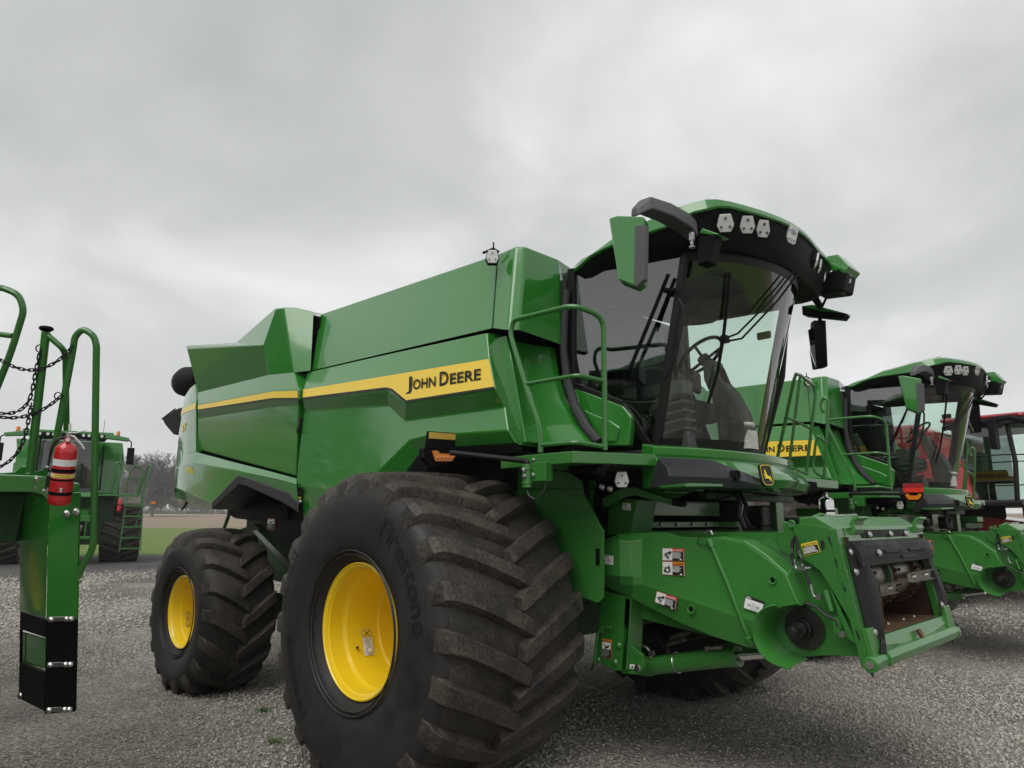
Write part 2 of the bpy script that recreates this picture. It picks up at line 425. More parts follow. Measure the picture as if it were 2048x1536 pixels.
def decal(parent, tl, tr, br, bl, n, spec, name='warning_decal', mats=('white', 'black_ink', 'red_ink', 'orange_ink', 'yellow_ink', 'grey_ink')):
    """flat sticker: spec is a list of ('r',x0,y0,x1,y1,mat) / ('t',string,x,y,w,h,mat) / ('p',pts,mat) in 0..1, y down"""
    tl, tr, br, bl, n = [Vector(p) for p in (tl, tr, br, bl, n)]
    n = n.normalized(); mb = MB()
    def uv(x, y, l): return (tl*(1-x)+tr*x)*(1-y)+(bl*(1-x)+br*x)*y + n*(.002+.0012*l)
    for l, sp in enumerate(spec):
        if sp[0] == 'r': 
            x0, y0, x1, y1, mm = sp[1:]; mb.poly([uv(x0, y0, l), uv(x1, y0, l), uv(x1, y1, l), uv(x0, y1, l)], mm)
        elif sp[0] == 'p': mb.poly([uv(x, y, l) for x, y in sp[1]], sp[2])
        else:
            s, x, y, w, h, mm = sp[1:]; vs, fs, tw, th = text_geo(s, .015)
            mb.add([uv(x+v[0]/tw*w, y+h-v[1]/th*h, l) for v in vs], fs, mm)
    return mb.build(name, list(mats), parent)
def lines(x0, x1, ys, h, mm, rnd=5):
    r = random.Random(rnd); return [('r', x0, y, x0+(x1-x0)*r.uniform(.72, 1), y+h, mm) for y in ys]
DEC_DANGER = [('r', 0, 0, 1, 1, 2), ('r', .015, .03, .985, .97, 0), ('r', .47, .03, .985, .27, 2), ('t', 'DANGER', .60, .09, .34, .13, 0), ('p', [(.50, .22), (.54, .08), (.58, .22)], 0),
    ('r', .48, .28, .98, .96, 1), ('p', [(.08, .50), (.42, .20), (.44, .38), (.30, .50)], 1), ('p', [(.06, .55), (.30, .54), (.36, .62), (.20, .64)], 1), ('p', [(.22, .64), (.34, .70), (.28, .86), (.24, .74)], 1), ('p', [(.28, .42), (.32, .42), (.32, .62), (.28, .62)], 0)] + lines(.51, .92, (.34, .42, .50, .58, .66, .74), .035, 0) + [('r', .86, .84, .95, .93, 0)]
DEC_WARN = [('r', 0, 0, 1, 1, 3), ('r', .015, .03, .985, .97, 0), ('r', .47, .03, .985, .27, 3), ('t', 'WARNING', .60, .09, .36, .13, 1), ('p', [(.50, .22), (.54, .08), (.58, .22)], 1),
    ('r', .48, .28, .98, .96, 1), ('p', [(.08, .60), (.30, .52), (.34, .78), (.12, .80)], 1), ('p', [(.27+.13*math.cos(a), .62+.18*math.sin(a)) for a in np.linspace(0, 6.28, 13)[:-1]], 1), ('p', [(.27+.07*math.cos(a), .62+.10*math.sin(a)) for a in np.linspace(0, 6.28, 13)[:-1]], 0), ('p', [(.06, .44), (.38, .40), (.42, .46), (.10, .48)], 1), ('p', [(.30, .40), (.34, .20), (.37, .22), (.35, .42)], 1)] + lines(.51, .92, (.34, .43, .52, .61, .70), .04, 0, 8) + [('r', .86, .84, .95, .93, 0)]
DEC_TALL = [('r', 0, 0, 1, 1, 3), ('r', .03, .02, .97, .98, 1), ('r', .03, .02, .97, .14, 3), ('t', 'WARNING', .22, .05, .68, .06, 1), ('p', [(.06, .12), (.13, .04), (.20, .12)], 1), ('r', .06, .16, .94, .52, 0), ('p', [(.15, .20), (.62, .40), (.80, .34), (.70, .46), (.45, .44)], 1), ('p', [(.25, .48), (.55, .36), (.85, .24), (.80, .36), (.50, .49)], 1)] + lines(.10, .90, (.57, .62, .67, .72, .77, .82, .87), .018, 5) 
DEC_CAUTION = [('r', 0, 0, 1, 1, 4), ('r', .03, .32, .97, .95, 1), ('t', 'CAUTION', .20, .08, .75, .18, 1), ('p', [(.05, .27), (.12, .07), (.19, .27)], 1)] + lines(.08, .94, (.40, .50, .60, .70, .80), .05, 0, 3) + [('r', .84, .80, .92, .90, 0)]
DEC_INFO = [('r', 0, 0, 1, 1, 1), ('r', .02, .2, .98, .97, 0), ('r', .06, .06, .3, .12, 0), ('r', .2, .55, .34, .68, 5), ('r', .66, .55, .82, .68, 5), ('r', .34, .58, .66, .60, 5), ('r', .34, .64, .66, .66, 5), ('r', .46, .40, .56, .48, 5)] + lines(.42, .9, (.78, .84, .9), .015, 5, 4)
DEC_SMALL = [('r', 0, 0, 1, 1, 0), ('r', .06, .08, .5, .16, 1), ('p', [(.18+.08*math.cos(a), .62+.1*math.sin(a)) for a in np.linspace(0, 6.28, 9)[:-1]], 5), ('p', [(.55+.1*math.cos(a), .5+.12*math.sin(a)) for a in np.linspace(0, 6.28, 9)[:-1]], 5), ('p', [(.75+.08*math.cos(a), .7+.1*math.sin(a)) for a in np.linspace(0, 6.28, 9)[:-1]], 5)]
DEC_BAR = [('r', 0, 0, 1, 1, 0), ('r', .1, .12, .5, .5, 5)] + lines(.1, .9, (.6, .7, .8), .05, 5, 6)
DEC_RIM = [('r', 0, 0, 1, 1, 0), ('r', .02, .01, .98, .32, 1), ('r', .05, .02, .95, .31, 4), ('p', [(.15, .05), (.25, .05), (.85, .28), (.75, .28)], 1), ('p', [(.75, .05), (.85, .05), (.25, .28), (.15, .28)], 1)] + lines(.15, .85, (.38, .43, .48, .53, .58), .018, 5, 2) + [('p', [(.5+.32*math.cos(a), .82+.13*math.sin(a)) for a in np.linspace(0, 6.28, 13)[:-1]], 5), ('p', [(.5+.25*math.cos(a), .82+.10*math.sin(a)) for a in np.linspace(0, 6.28, 13)[:-1]], 0)]
DEC_LIFT = [('r', 0, 0, 1, 1, 0), ('p', [(.2, .8), (.5, .2), (.8, .8)], 1)]
DEER = [(.04, .46), (.14, .40), (.22, .42), (.27, .34), (.20, .30), (.17, .22), (.19, .15), (.22, .22), (.27, .26), (.29, .16), (.27, .07), (.33, .12), (.34, .24), (.40, .28), (.44, .36), (.42, .44), (.52, .52), (.66, .60), (.76, .62), (.82, .54), (.86, .60), (.84, .70), (.90, .80), (.96, .92), (.90, .94), (.82, .84), (.74, .78), (.76, .90), (.70, .94), (.66, .80), (.56, .74), (.42, .72), (.30, .76), (.18, .74), (.10, .66), (.16, .64), (.24, .67), (.30, .62), (.22, .58), (.08, .58), (.10, .53), (.24, .52), (.28, .48), (.18, .47)]
def frame_dirs(n):
    n = Vector(n).normalized(); x = Vector((0, 0, 1)).cross(n).normalized(); return x, n.cross(x), n
def work_light(parent, c, n, s=.055, shape='tri', name='work_light', sx=1.):
    x, y, n = frame_dirs(n); c = Vector(c); x = x*sx
    if shape == 'tri': out = [(-.62, 1), (.62, 1), (.95, -.25), (.6, -1), (-.6, -1), (-.95, -.25)]
    else: out = [(-.85, 1), (.7, 1), (.95, .6), (.85, -.8), (.5, -1), (-.6, -.95), (-.95, -.5)]
    P_ = lambda k, o: [c + x*(a*s*k) + y*(b_*s*k) + n*o for a, b_ in out]
    o = MB().prism(P_(1.12, -.05), n*.045, 1).prism(P_(1.0, -.02), n*.032, 0).build(name, ['lamp_white', 'black_plastic'], parent, .004)
    for i, (a, b_) in enumerate(((0, .52), (-.48, -.45), (.48, -.45)) if shape == 'tri' else ((-.62, .42), (.60, .30), (-.45, -.45), (0, -.55), (.45, -.55))):
        q = c + x*(a*s) + y*(b_*s) + n*.013
        MB().tube([q, q+n*.003], s*.20, 12, 0).tube([q+n*.002, q+n*.006], s*.12, 10, 1).build('led', ['chrome', 'led' if shape == 'tri' else 'grey_ink'], o)
    if shape != 'tri': MB().prism([c+x*(a*s)+y*(b_*s)+n*.012 for a, b_ in ((-.32, .62), (.32, .55), (.32, .05), (-.32, .1))], n*.004).build('led', 'grey_ink', o)
    return o
def bolts(mb, pts, n, r=.013, mi=0):
    n = Vector(n).normalized()
    for p in pts: p = Vector(p); mb.tube([p, p+n*.004, p+n*.010, p+n*.014], [r*1.35, r*1.35, r, r*.7], 8, mi)

# ================================================================== the combine
def mir(p): return V(p[0], -p[1], p[2])
def build_combine():
    root = empty('combine_harvester')
    B = lambda *a, **k: None
    # ---- wheels
    tf, rf = put_wheel(root, WF, (0, -1.775, .97), turn=.06)
    mb = MB(); arc_text(mb, 'Firestone', .70, R_(62), .135, -HF-.0045, bold=.012); mb.build('sidewall_lettering', 'rubber_text', tf)
    mb = MB(); arc_text(mb, 'Firestone', .70, R_(232), .10, -HF-.0045); mb.build('sidewall_lettering', 'rubber_text', tf)
    mb = MB(); arc_text(mb, '1250/50R32', .80, R_(175), .06, -HF-.003); mb.build('sidewall_lettering', 'rubber_text', tf)
    p = lambda r, a, y: V(r*math.cos(a), y, r*math.sin(a))
    def barrel(u, v, r, c):                      # where a sight line meets the inner wall of a rim
        d = sight(u, v); inside = False
        for t in np.linspace(2.5, 12, 5000):
            p_ = CAM+d*t-Vector(c); q_ = math.hypot(p_.x, p_.z)
            if p_.y > -.55 and q_ < r: inside = True
            if inside and q_ >= r: return p_
        return V(-r, 0, 0)
    cf = (0, -1.775, .97); st_ = [barrel(u, v, .366, cf) for u, v in ((722, 1259), (741, 1258), (748, 1309), (729, 1312))]
    decal(rf, *st_, V(.85, 0, .3), DEC_RIM, 'rim_sticker')
    p_ = barrel(714, 1296, .37, cf); MB().cyl(p_, p_+V(.03, -.015, .01), .009, 8).build('valve_stem', 'dark_steel', rf)
    put_wheel(root, WF, (0, 1.775, .97), inner=True, turn=.03)
    tr_, rr_ = put_wheel(root, WR, (-3.53, -1.765, .77), turn=.1)
    cr_ = (-3.53, -1.765, .77); st_ = [barrel(u, v, .298, cr_) for u, v in ((370, 1222), (380, 1222), (380, 1253), (370, 1253))]
    decal(rr_, *st_, V(.9, 0, .2), DEC_RIM, 'rim_sticker', ('yellow_ink', 'black_ink', 'red_ink', 'orange_ink', 'yellow_ink', 'black_ink'))
    mb = MB(); arc_text(mb, 'neo', .56, R_(118), .07, -HR-.0045); mb.build('sidewall_lettering', 'rubber_text', tr_)
    put_wheel(root, WR, (-3.53, 1.735, .77), inner=True)
    mb = MB(); mb.cyl((0, -1.5, .97), (0, 1.5, .97), .17, 20); mb.span((-.25, -1.0, .75), (.25, 1.0, 1.2)); mb.build('drive_axle', 'green_dark', root, .02)
    mb = MB(); mb.span((-3.66, -1.35, .62), (-3.40, 1.35, .86)); mb.span((-3.7, -.3, .6), (-3.3, .3, 1.2)); mb.cyl((-3.4, -1.3, .86), (-3.3, -.2, .9), .035, 10); mb.build('steering_axle', 'green_dark', root, .02)
    # ---- chassis hull behind the panels
    mb = MB(); mb.span((-4.75, -1.28, 1.9), (.30, 1.28, 3.0)); mb.build('chassis', 'black_void', root)
    mb = MB(); mb.prism([(-4.6, -.95, 1.35), (-2.6, -.95, .95), (.2, -.95, .95), (.62, -.95, 1.4), (.62, -.95, 2.0), (-4.6, -.95, 2.0)], (0, 1.9, 0)); mb.build('separator_housing', 'green_dark', root, .02)

    # ---- side panels (both sides)
    for sgn in (-1, 1):
        S = (lambda q: q) if sgn < 0 else mir
        band = lambda u, v: S(at(u, v, y=-1.62, k=.40, z0=2.88))
        strp = lambda u, v: S(at(u, v, y=-1.62, k=.10, z0=2.88))
        ys = lambda u, v, y: S(at(u, v, y=y))
        T = [band(614, 744), band(780, 707), band(812, 700), band(974, 665)]
        A = [strp(606, 777.5), strp(780, 749), strp(812, 743.5), strp(979, 716)]
        Bq = [strp(605, 801), strp(776, 780), strp(811, 807), strp(991, 778)]
        Cq = [ys(607, 822, -1.565), ys(778, 811, -1.565), ys(810, 841, -1.565), ys(1010, 814, -1.565)]
        D = [ys(592, 966, -1.60), ys(673, 987, -1.60), ys(747, 952, -1.60), ys(820, 880, -1.60), ys(852, 872, -1.60), ys(1017, 861, -1.60)]
        E_ = [ys(612, 1062, -1.50), ys(690, 1075, -1.50), ys(792, 975, -1.52), ys(840, 908, -1.53), ys(862, 899, -1.53), ys(1034, 888, -1.55)]
        G = [ys(1004, 668, -1.36), ys(1012, 715, -1.40), ys(1024, 775, -1.42), ys(1034, 812, -1.42), ys(1046, 862, -1.43), ys(1049, 893, -1.43)]
        mb = MB()
        for r0, r1 in ((T, A), (A, Bq), (Bq, Cq)):
            for i in range(3): mb.poly([r0[i], r0[i+1], r1[i+1], r1[i]])
        mb.poly([Cq[0], Cq[1], D[1], D[0]]); mb.poly([Cq[1], D[2], D[1]]); mb.poly([Cq[1], Cq[2], D[3], D[2]]); mb.poly([Cq[2], Cq[3], D[5], D[4], D[3]])
        for i in range(5): mb.poly([D[i], D[i+1], E_[i+1], E_[i]])
        F_ = [T[3], A[3], Bq[3], Cq[3], D[5], E_[5]]
        for i in range(5): mb.poly([F_[i], F_[i+1], G[i+1], G[i]])
        inn = lambda q: V(q.x, -sgn*-1.30 if False else sgn*1.30, q.z)
        for L in ((T[0], A[0], Bq[0], Cq[0], D[0], E_[0]), tuple(T)+(G[0],), tuple(G), tuple(E_)+(G[5],)):
            for a, b_ in zip(L, L[1:]): mb.poly([a, b_, inn(b_), inn(a)])
        side = mb.build('side_panel', 'green', root, .014, 3)
        # yellow stripe with its dark pinstripe
        n = V(0, sgn, -.1*0).normalized(); off = n*.004
        mb = MB()
        sA, sB = [strp(607, 779), strp(776, 751.5), strp(812, 745.5), strp(978, 718)], [strp(606, 795), strp(772, 774.5), strp(785, 777.5), strp(813, 800.5), strp(989, 773)]
        up = [p_+off for p_ in sA]; lo = [p_+off for p_ in sB]
        mb.poly([up[0], up[1], lo[2], lo[1], lo[0]], 0); mb.poly([up[1], up[2], up[3], lo[4], lo[3], lo[2]], 0)
        lo2 = [strp(606, 799.5)+off, strp(772, 779)+off, strp(784, 782)+off, strp(811, 805.5)+off, strp(990.5, 777.5)+off]
        for i in range(4): mb.poly([lo[i], lo[i+1], lo2[i+1], lo2[i]], 1)
        st = mb.build('stripe', ['yellow', 'black_ink'], side)
        mb = MB()
        def word(s, u0, v0, u1, v1, hpx, mirror):
            o0, o1 = strp(u0, v0)+off*1.8, strp(u1, v1)+off*1.8; top = strp(u0, v0-hpx)+off*1.8
            yd = V(0, 0, 1)*(top-o0).length; 
            if mirror: o0, o1 = o1, o0
            put_text(mb, s, o0, (o1-o0).normalized(), yd.normalized(), (o1-o0).length, yd.length, 0, .022)
        if sgn < 0:
            word('J', 813, 781, 825, 779.4, 25, 0); word('OHN', 827, 779.2, 872.5, 772.7, 18.6, 0); word('D', 880, 771.7, 898, 769, 26, 0); word('EERE', 901, 768.5, 963, 759, 20, 0)
        else:
            word('JOHN DEERE', 813, 781, 963, 760, 22, 1)
        mb.build('lettering', 'black_ink', st)
        # black arch trim under the panel
        mb = MB()
        e_out = [ys(808, 950, -1.54), ys(838, 910, -1.55), ys(862, 897, -1.55), ys(1034, 886, -1.57), ys(1046, 896, -1.45)]
        e_in = [ys(840, 962, -1.45), ys(862, 925, -1.45), ys(880, 915, -1.45), ys(1030, 905, -1.45), ys(1044, 903, -1.40)]
        mb.loft([e_out, e_in, [V(p_.x, sgn*1.25, p_.z) for p_ in e_in]])
        mb.build('wheel_arch_trim', 'grey_plastic', side, .006)
        # ---- engine side panel and shroud
        q = lambda u, v, y: S(at(u, v, y=y))
        mb = MB()
        Tt = [q(374, 691, -1.78), q(472, 685, -1.62), q(551, 616, -1.62), q(567, 614.5, -1.58)]          # top outline
        L2 = [q(374, 697, -1.80), q(528, 689, -1.80), q(551, 618, -1.64)]
        Lo = [q(396, 785, -1.62), q(537, 750, -1.62), q(588, 745, -1.62)]
        Fr = [q(567, 615, -1.67), q(590, 615, -1.58), q(627, 624, -1.47), q(621, 741, -1.53)]
        mb.poly([Tt[0], Tt[1], L2[1], L2[0]]); mb.poly([Tt[1], Tt[2], L2[2], L2[1]]); mb.poly([L2[0], L2[1], Lo[1], Lo[0]])
        mb.poly([L2[1], L2[2], Fr[0], Lo[2], Lo[1]]); mb.poly([Fr[0], Fr[1], Fr[2], Fr[3], Lo[2]]); mb.poly([L2[2], Tt[2], Fr[1], Fr[0]])
        ins = lambda p_, y=1.2: V(p_.x, sgn*y, p_.z)
        for a, b_ in ((Tt[0], Tt[1]), (Tt[1], Tt[2]), (Tt[2], Fr[1]), (Fr[1], Fr[2]), (Lo[0], Tt[0])): mb.poly([a, b_, ins(b_), ins(a)])
        sh = mb.build('engine_shroud', 'green', root, .012, 3)
        if sgn < 0:
            mb = MB(); bolts(mb, [at(622.5, v, y=-1.435) for v in (633, 656, 683, 711)]+[at(608, 742, y=-1.5)], (.5, -.85, 0), .012); mb.each('bolt', 'bolt', sh)
        S0 = [q(395, 809, -1.665), q(546, 781, -1.665), q(597, 779, -1.655)]
        S1 = [q(396, 824, -1.665), q(546, 800, -1.665), q(597, 799, -1.655)]
        S2 = [q(396, 836, -1.62), q(546, 812, -1.62), q(597, 808, -1.62)]
        Bt = [q(395, 899, -1.53), q(545, 940, -1.53), q(592, 953, -1.53)]
        mb = MB()
        for r0, r1 in ((Lo, S0), (S0, S1), (S1, S2), (S2, Bt)):
            for i in range(2): mb.poly([r0[i], r0[i+1], r1[i+1], r1[i]])
        for L in ((Lo[0], S0[0], S1[0], S2[0], Bt[0]), (Lo[2], S0[2], S1[2], S2[2], Bt[2]), tuple(Bt)):
            for a, b_ in zip(L, L[1:]): mb.poly([a, b_, ins(b_, 1.35), ins(a, 1.35)])
        door = mb.build('engine_door', 'green', root, .012, 3)
        mb = MB(); y0 = [p_+V(0, sgn*.004, 0) for p_ in (q(396, 811, -1.665), q(546, 783, -1.665), q(596, 781.5, -1.655))]; y1 = [p_+V(0, sgn*.004, 0) for p_ in (q(396.5, 819, -1.665), q(546, 796, -1.665), q(596, 795.5, -1.655))]; y2 = [p_+V(0, sgn*.004, 0) for p_ in (q(396.5, 822, -1.665), q(546, 799, -1.665), q(596, 798, -1.655))]
        for i in range(2): mb.poly([y0[i], y0[i+1], y1[i+1], y1[i]], 0); mb.poly([y1[i], y1[i+1], y2[i+1], y2[i]], 1)
        mb.build('stripe', ['yellow', 'black_ink'], door)
        # ---- rear quarter and lower rear body with the small wheel arch
        RQ = [[q(390, 768, -1.52), q(393, 800, -1.60), q(392, 818, -1.60), q(392, 860, -1.585), q(392, 903, -1.58)],
              [q(380, 776, -1.47), q(379, 806, -1.56), q(378, 822, -1.56), q(377, 866, -1.55), q(375, 908, -1.55)],
              [q(370, 792, -1.38), q(367, 813, -1.48), q(366, 828, -1.48), q(361, 870, -1.46), q(357, 915, -1.47)],
              [q(366, 800, -1.25), q(364, 818, -1.33), q(362, 832, -1.33), q(357, 872, -1.30), q(353, 918, -1.33)]]
        mb = MB(); mb.loft(RQ)
        RL = [[q(392, 903, -1.58), q(470, 925, -1.58), q(545, 944, -1.58), q(593, 957, -1.58)],
              [q(390, 925, -1.62), q(470, 940, -1.62), q(560, 958, -1.62), q(593, 968, -1.62)]]
        mb.loft(RL)
        lowr = [q(390, 925, -1.62), q(470, 940, -1.62), q(560, 958, -1.62), q(593, 968, -1.62), q(596, 1003, -1.60), q(573, 985, -1.60), q(520, 965, -1.60), q(476, 952, -1.60), q(423, 1006, -1.60)]
        mb.poly([lowr[0], lowr[1], lowr[7], lowr[8]]); mb.poly([lowr[1], lowr[2], lowr[5], lowr[6], lowr[7]]); mb.poly([lowr[2], lowr[3], lowr[4], lowr[5]])
        tailc = [RQ[i][4] for i in range(4)]
        t2 = [q(390, 925, -1.62), q(372, 930, -1.60), q(354, 935, -1.50), q(350.5, 938, -1.36)]
        t3 = [q(423, 1006, -1.60), q(374, 985, -1.59), q(351.5, 975, -1.49), q(348.5, 974, -1.36)]
        t4 = [q(423, 1018, -1.53), q(376, 1004, -1.52), q(353, 996, -1.43), q(349, 995, -1.30)]
        mb.loft([tailc, t2, t3, t4])
        mb.poly([t3[0], t4[0], q(424, 1013, -1.56)])
        for L in (tuple(RQ[0]), tuple(t4), tuple([RQ[3][0], RQ[2][0], RQ[1][0], RQ[0][0]]), (RQ[3][4], t2[3], t3[3], t4[3]), tuple(RQ[3])):
            for a, b_ in zip(L, L[1:]): mb.poly([a, b_, ins(b_, 1.15), ins(a, 1.15)])
        rear = mb.build('rear_body', 'green', root, .012, 3)
        mb = MB(); y0 = [p_+V(0, sgn*.005, 0) for p_ in (RQ[0][1], RQ[1][1], RQ[2][1], RQ[3][1])]; y1 = [p_+V(0, sgn*.005, 0) for p_ in (RQ[0][2], RQ[1][2], RQ[2][2], RQ[3][2])]
        for i in range(3): mb.poly([y0[i].lerp(y1[i], .3), y0[i+1].lerp(y1[i+1], .3), y1[i+1], y1[i]], 0)
        mb.build('stripe', ['yellow'], rear)
        tout = [q(423, 1005, -1.615), q(475, 950, -1.615), q(487, 953, -1.615), q(573, 984, -1.615), q(597, 1006, -1.615)]
        tin = [q(424, 1019, -1.60), q(478, 969, -1.60), q(492, 972, -1.60), q(566, 1006, -1.60), q(597, 1026, -1.60)]
        mb = MB(); mb.loft([[V(p_.x, sgn*1.2, p_.z) for p_ in tout], tout, tin, [V(p_.x, sgn*1.2, p_.z) for p_ in tin]])
        mb.build('wheel_arch_trim', 'grey_plastic', rear, .012, 2)
        if sgn < 0:
            def on_quad(txt, a, b_, c_, d, s0, s1, u0, u1):        # letters laid on a curved panel patch
                vs_, fs_, w_, h_ = text_geo(txt, .03); mb = MB(); n_ = (b_-a).cross(d-a).normalized(); n_ = n_ if n_.y < 0 else -n_
                P_ = lambda s_, t_: (a*(1-s_)+b_*s_)*(1-t_)+(d*(1-s_)+c_*s_)*t_ + n_*.007
                mb.add([P_(s0+(s1-s0)*v_[0]/w_, u1+(u0-u1)*v_[1]/h_) for v_ in vs_], fs_); mb.build('model_lettering', 'yellow_ink', rear)
            on_quad('S7', RQ[2][2], RQ[1][2], RQ[1][3], RQ[2][3], .12, .72, .50, .86)
            on_quad('700', t2[1], t2[0], t3[0], t3[1], .02, .62, .10, .29)
            MB().lathe([(.0, 0), (.03, 0), (.034, -.004), (.040, -.004), (.042, 0)], 20, at(353.5, 979, y=-1.46)+V(0, -.01, 0)).build('latch', 'black_plastic', rear)
            MB().lathe([(.0, 0), (.03, 0), (.034, -.006), (.040, -.006), (.042, 0)], 20, at(602, 983, y=-1.598)+V(0, -.006, 0)).build('latch', 'black_plastic', side)
            mb = MB(); c0 = at(597, 1000, y=-1.56); put_text(mb, 'XTRA', c0+V(0, -.02, 0), (1, 0, 0), (0, 0, 1), .09, .03, 0, .02); mb.span(c0+V(0, -.025, -.02), c0+V(.09, -.022, -.012), 0)
            # the lettering there is too small to read: plain bars
            mb = MB(); [mb.span(c0+V(0, -.028, z_), c0+V(w_, -.024, z_+.018), i_) for i_, (z_, w_) in enumerate(((.01, .09), (-.02, .10)))]
            mb.build('small_badge', ['yellow_ink', 'white'], side)
    MB().poly([at(u, v, y=-1.42) for u, v in ((622, 630), (642, 633), (630, 748), (616, 748))]).build('gap_shade', 'black_void', root)  # added black sheet, paints the shade in the gap behind the tank
    MB().poly([at(u, v, y=-1.50) for u, v in ((388, 893), (600, 950), (600, 964), (388, 915))]).build('gap_shade', 'black_void', root)  # black strip standing in for shade under the engine door
    mb = MB(); c = at(603, 846, y=-1.57); mb.span(c+V(-.015, -.03, -.05), c+V(.012, .02, .05)); mb.span(c+V(-.006, -.05, -.10), c+V(.006, -.0, -.05)); mb.build('panel_latch', 'dark_steel', root, .004)
    # tail closure
    mb = MB(); mb.span((-5.3, -1.25, 2.0), (-4.6, 1.25, 3.15)); mb.build('tail_housing', 'black_void', root, .05)
    mb = MB(); mb.span((-4.9, -1.3, 3.1), (-2.1, 1.3, 3.55)); mb.span((-2.35, -1.40, 3.0), (-1.80, 1.40, 3.68)); mb.build('engine_deck', 'black_void', root, .03)  # front box is black filler, added as shade for the tank gap
    # ---- black exhaust hood and auger boot past the tail
    c = at(374, 767, y=-1.0)
    mb = MB(); rows = []
    for t, r in ((0, .12), (.25, .18), (.5, .20), (.68, .17)):
        rows.append([c + V(.5-1.0*t, 0, 0) + V(0, math.cos(a)*r*1.0, math.sin(a)*r*1.15+.05*t) for a in np.linspace(0, 2*math.pi, 20, endpoint=False)])
    mb.loft(rows, closed=True); mb.poly(rows[-1]); mb.build('exhaust_hood', 'black_plastic', root, .01)
    mb = MB(); bo = [(323, 838), (350, 818), (368, 812), (372, 872), (345, 869), (329, 850)]
    a_ = [at(u, v, y=-1.0) for u, v in bo]; mb.prism(a_, (0, .42, 0)); bt_ = mb.build('auger_boot', 'black_plastic', root, .03, 3)
    MB().tube([at(324, 838, y=-.99), at(350, 818, y=-.99)], .012, 6).build('boot_rim', 'grey_plastic', bt_)

    # ---- grain tank
    mb = MB(); tk = lambda u, v: at(u, v, y=-1.50, k=.16, z0=3.1)
    a0, a1, a2, a3 = tk(640, 628), tk(996, 507), tk(985, 656), tk(622, 741)
    zt = 3.70
    f0, f1, f2, f3 = V(.57, -1.42, 3.71), V(.62, -1.36, 3.715), V(.64, -1.00, 3.70), V(.60, -.90, 3.50)
    g0, g1, g2, g3 = V(.60, -1.53, 3.03), V(.66, -1.47, 3.03), V(.66, -1.00, 3.0), V(.60, -.92, 3.0)
    mb.poly([a0, V(a1.x, a1.y, a1.z), V(a2.x, a2.y, a2.z), a3])
    mb.poly([a1, f0, g0, a2]); mb.poly([f0, f1, g1, g0]); mb.poly([f1, f2, g2, g1]); mb.poly([f2, f3, g3, g2])
    # mirrored left side, top and rear
    m_ = [mir(p_)-V(.5 if p_.x > .3 else 0, 0, 0) for p_ in (a0, a1, a2, a3, f0, f1, f2, f3, g0, g1, g2, g3)]
    mb.poly([m_[0], m_[1], m_[2], m_[3]]); mb.poly([m_[1], m_[4], m_[8], m_[2]]); mb.poly([m_[4], m_[5], m_[9], m_[8]]); mb.poly([m_[5], m_[6], m_[10], m_[9]]); mb.poly([m_[6], m_[7], m_[11], m_[10]])
    mb.poly([f3, m_[7], m_[11], g3]); mb.poly([a0, a3, m_[3], m_[0]]); mb.poly([a0, a1, f0, f1, f2, m_[6], m_[5], m_[4], m_[1], m_[0]]); mb.poly([f2, f3, m_[7], m_[6]])
    tank = mb.build('grain_tank', 'green', root, .02, 3)
    mb = MB(); mb.tube([a1+V(.0, -.004, 0), a2+V(0, -.004, 0)], .004, 6); mb.build('seam', ['black_ink', 'green_frame'], tank)
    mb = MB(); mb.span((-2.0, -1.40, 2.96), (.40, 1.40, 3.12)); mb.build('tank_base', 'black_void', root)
    o = work_light(tank, at(983, 517, y=-1.52)+V(.03, -.02, 0), (.75, -.65, -.1), .05)
    mb = MB(); q0 = at(966, 506, y=-1.50); q1 = at(987, 497, y=-1.48); mb.tube([q0, q1, q1+V(.03, .03, -.03)], .010, 6); mb.tube([q1, q1+V(0, 0, .05)], .006, 6); mb.build('lamp_bracket', 'black_plastic', tank)

    # ---- front corner column between tank and cab
    for sgn in (-1,):
        S = (lambda p_: p_) if sgn < 0 else mir
        Lz = [(1014, 671), (1024, 720), (1036, 790), (1046, 850), (1051, 884)]
        Rz = [(1110, 696), (1117, 745), (1133, 800), (1160, 850), (1194, 886)]
        rows = []
        for (ul, vl), (ur, vr) in zip(Lz, Rz):
            a, b_ = at(ul, vl, y=-1.45), at(ur, vr, y=-.98); row = []
            for i in range(9):
                t = i/8; p_ = a.lerp(b_, t); bow = -.06*math.sin(math.pi*min(1, t*1.15))
                row.append(S(p_+V(bow, 0, 0)))
            rows.append(row)
        mb = MB(); mb.loft(rows)
        top = rows[0]; mb.poly(top + [S(V(.45, -1.0, 3.0)), S(V(.45, -1.45, 3.0))])
        for L in ([r[0] for r in rows],):
            for a, b_ in zip(L, L[1:]): mb.poly([a, b_, b_+V(-.3, 0, 0), a+V(-.3, 0, 0)])
        cc = mb.build('corner_panel', 'green', root, .01, 2, 40)
        hp = [S(at(u, v, y=-.99)) for u, v in ((1133, 580), (1129, 640), (1127, 700), (1134, 760), (1150, 815), (1172, 855), (1197, 884))]
        mb = MB(); mb.tube(hp, [.030, .030, .030, .034, .040, .040, .036], 10); mb.build('hose_channel', 'grey_plastic', cc)
    mb = MB(); mb.span((.30, -.95, 2.1), (.56, .80, 3.5)); mb.build('cab_rear_wall', 'black_void', root)
    build_cab(root); build_platform(root); build_feeder(root); build_under(root)
    return root
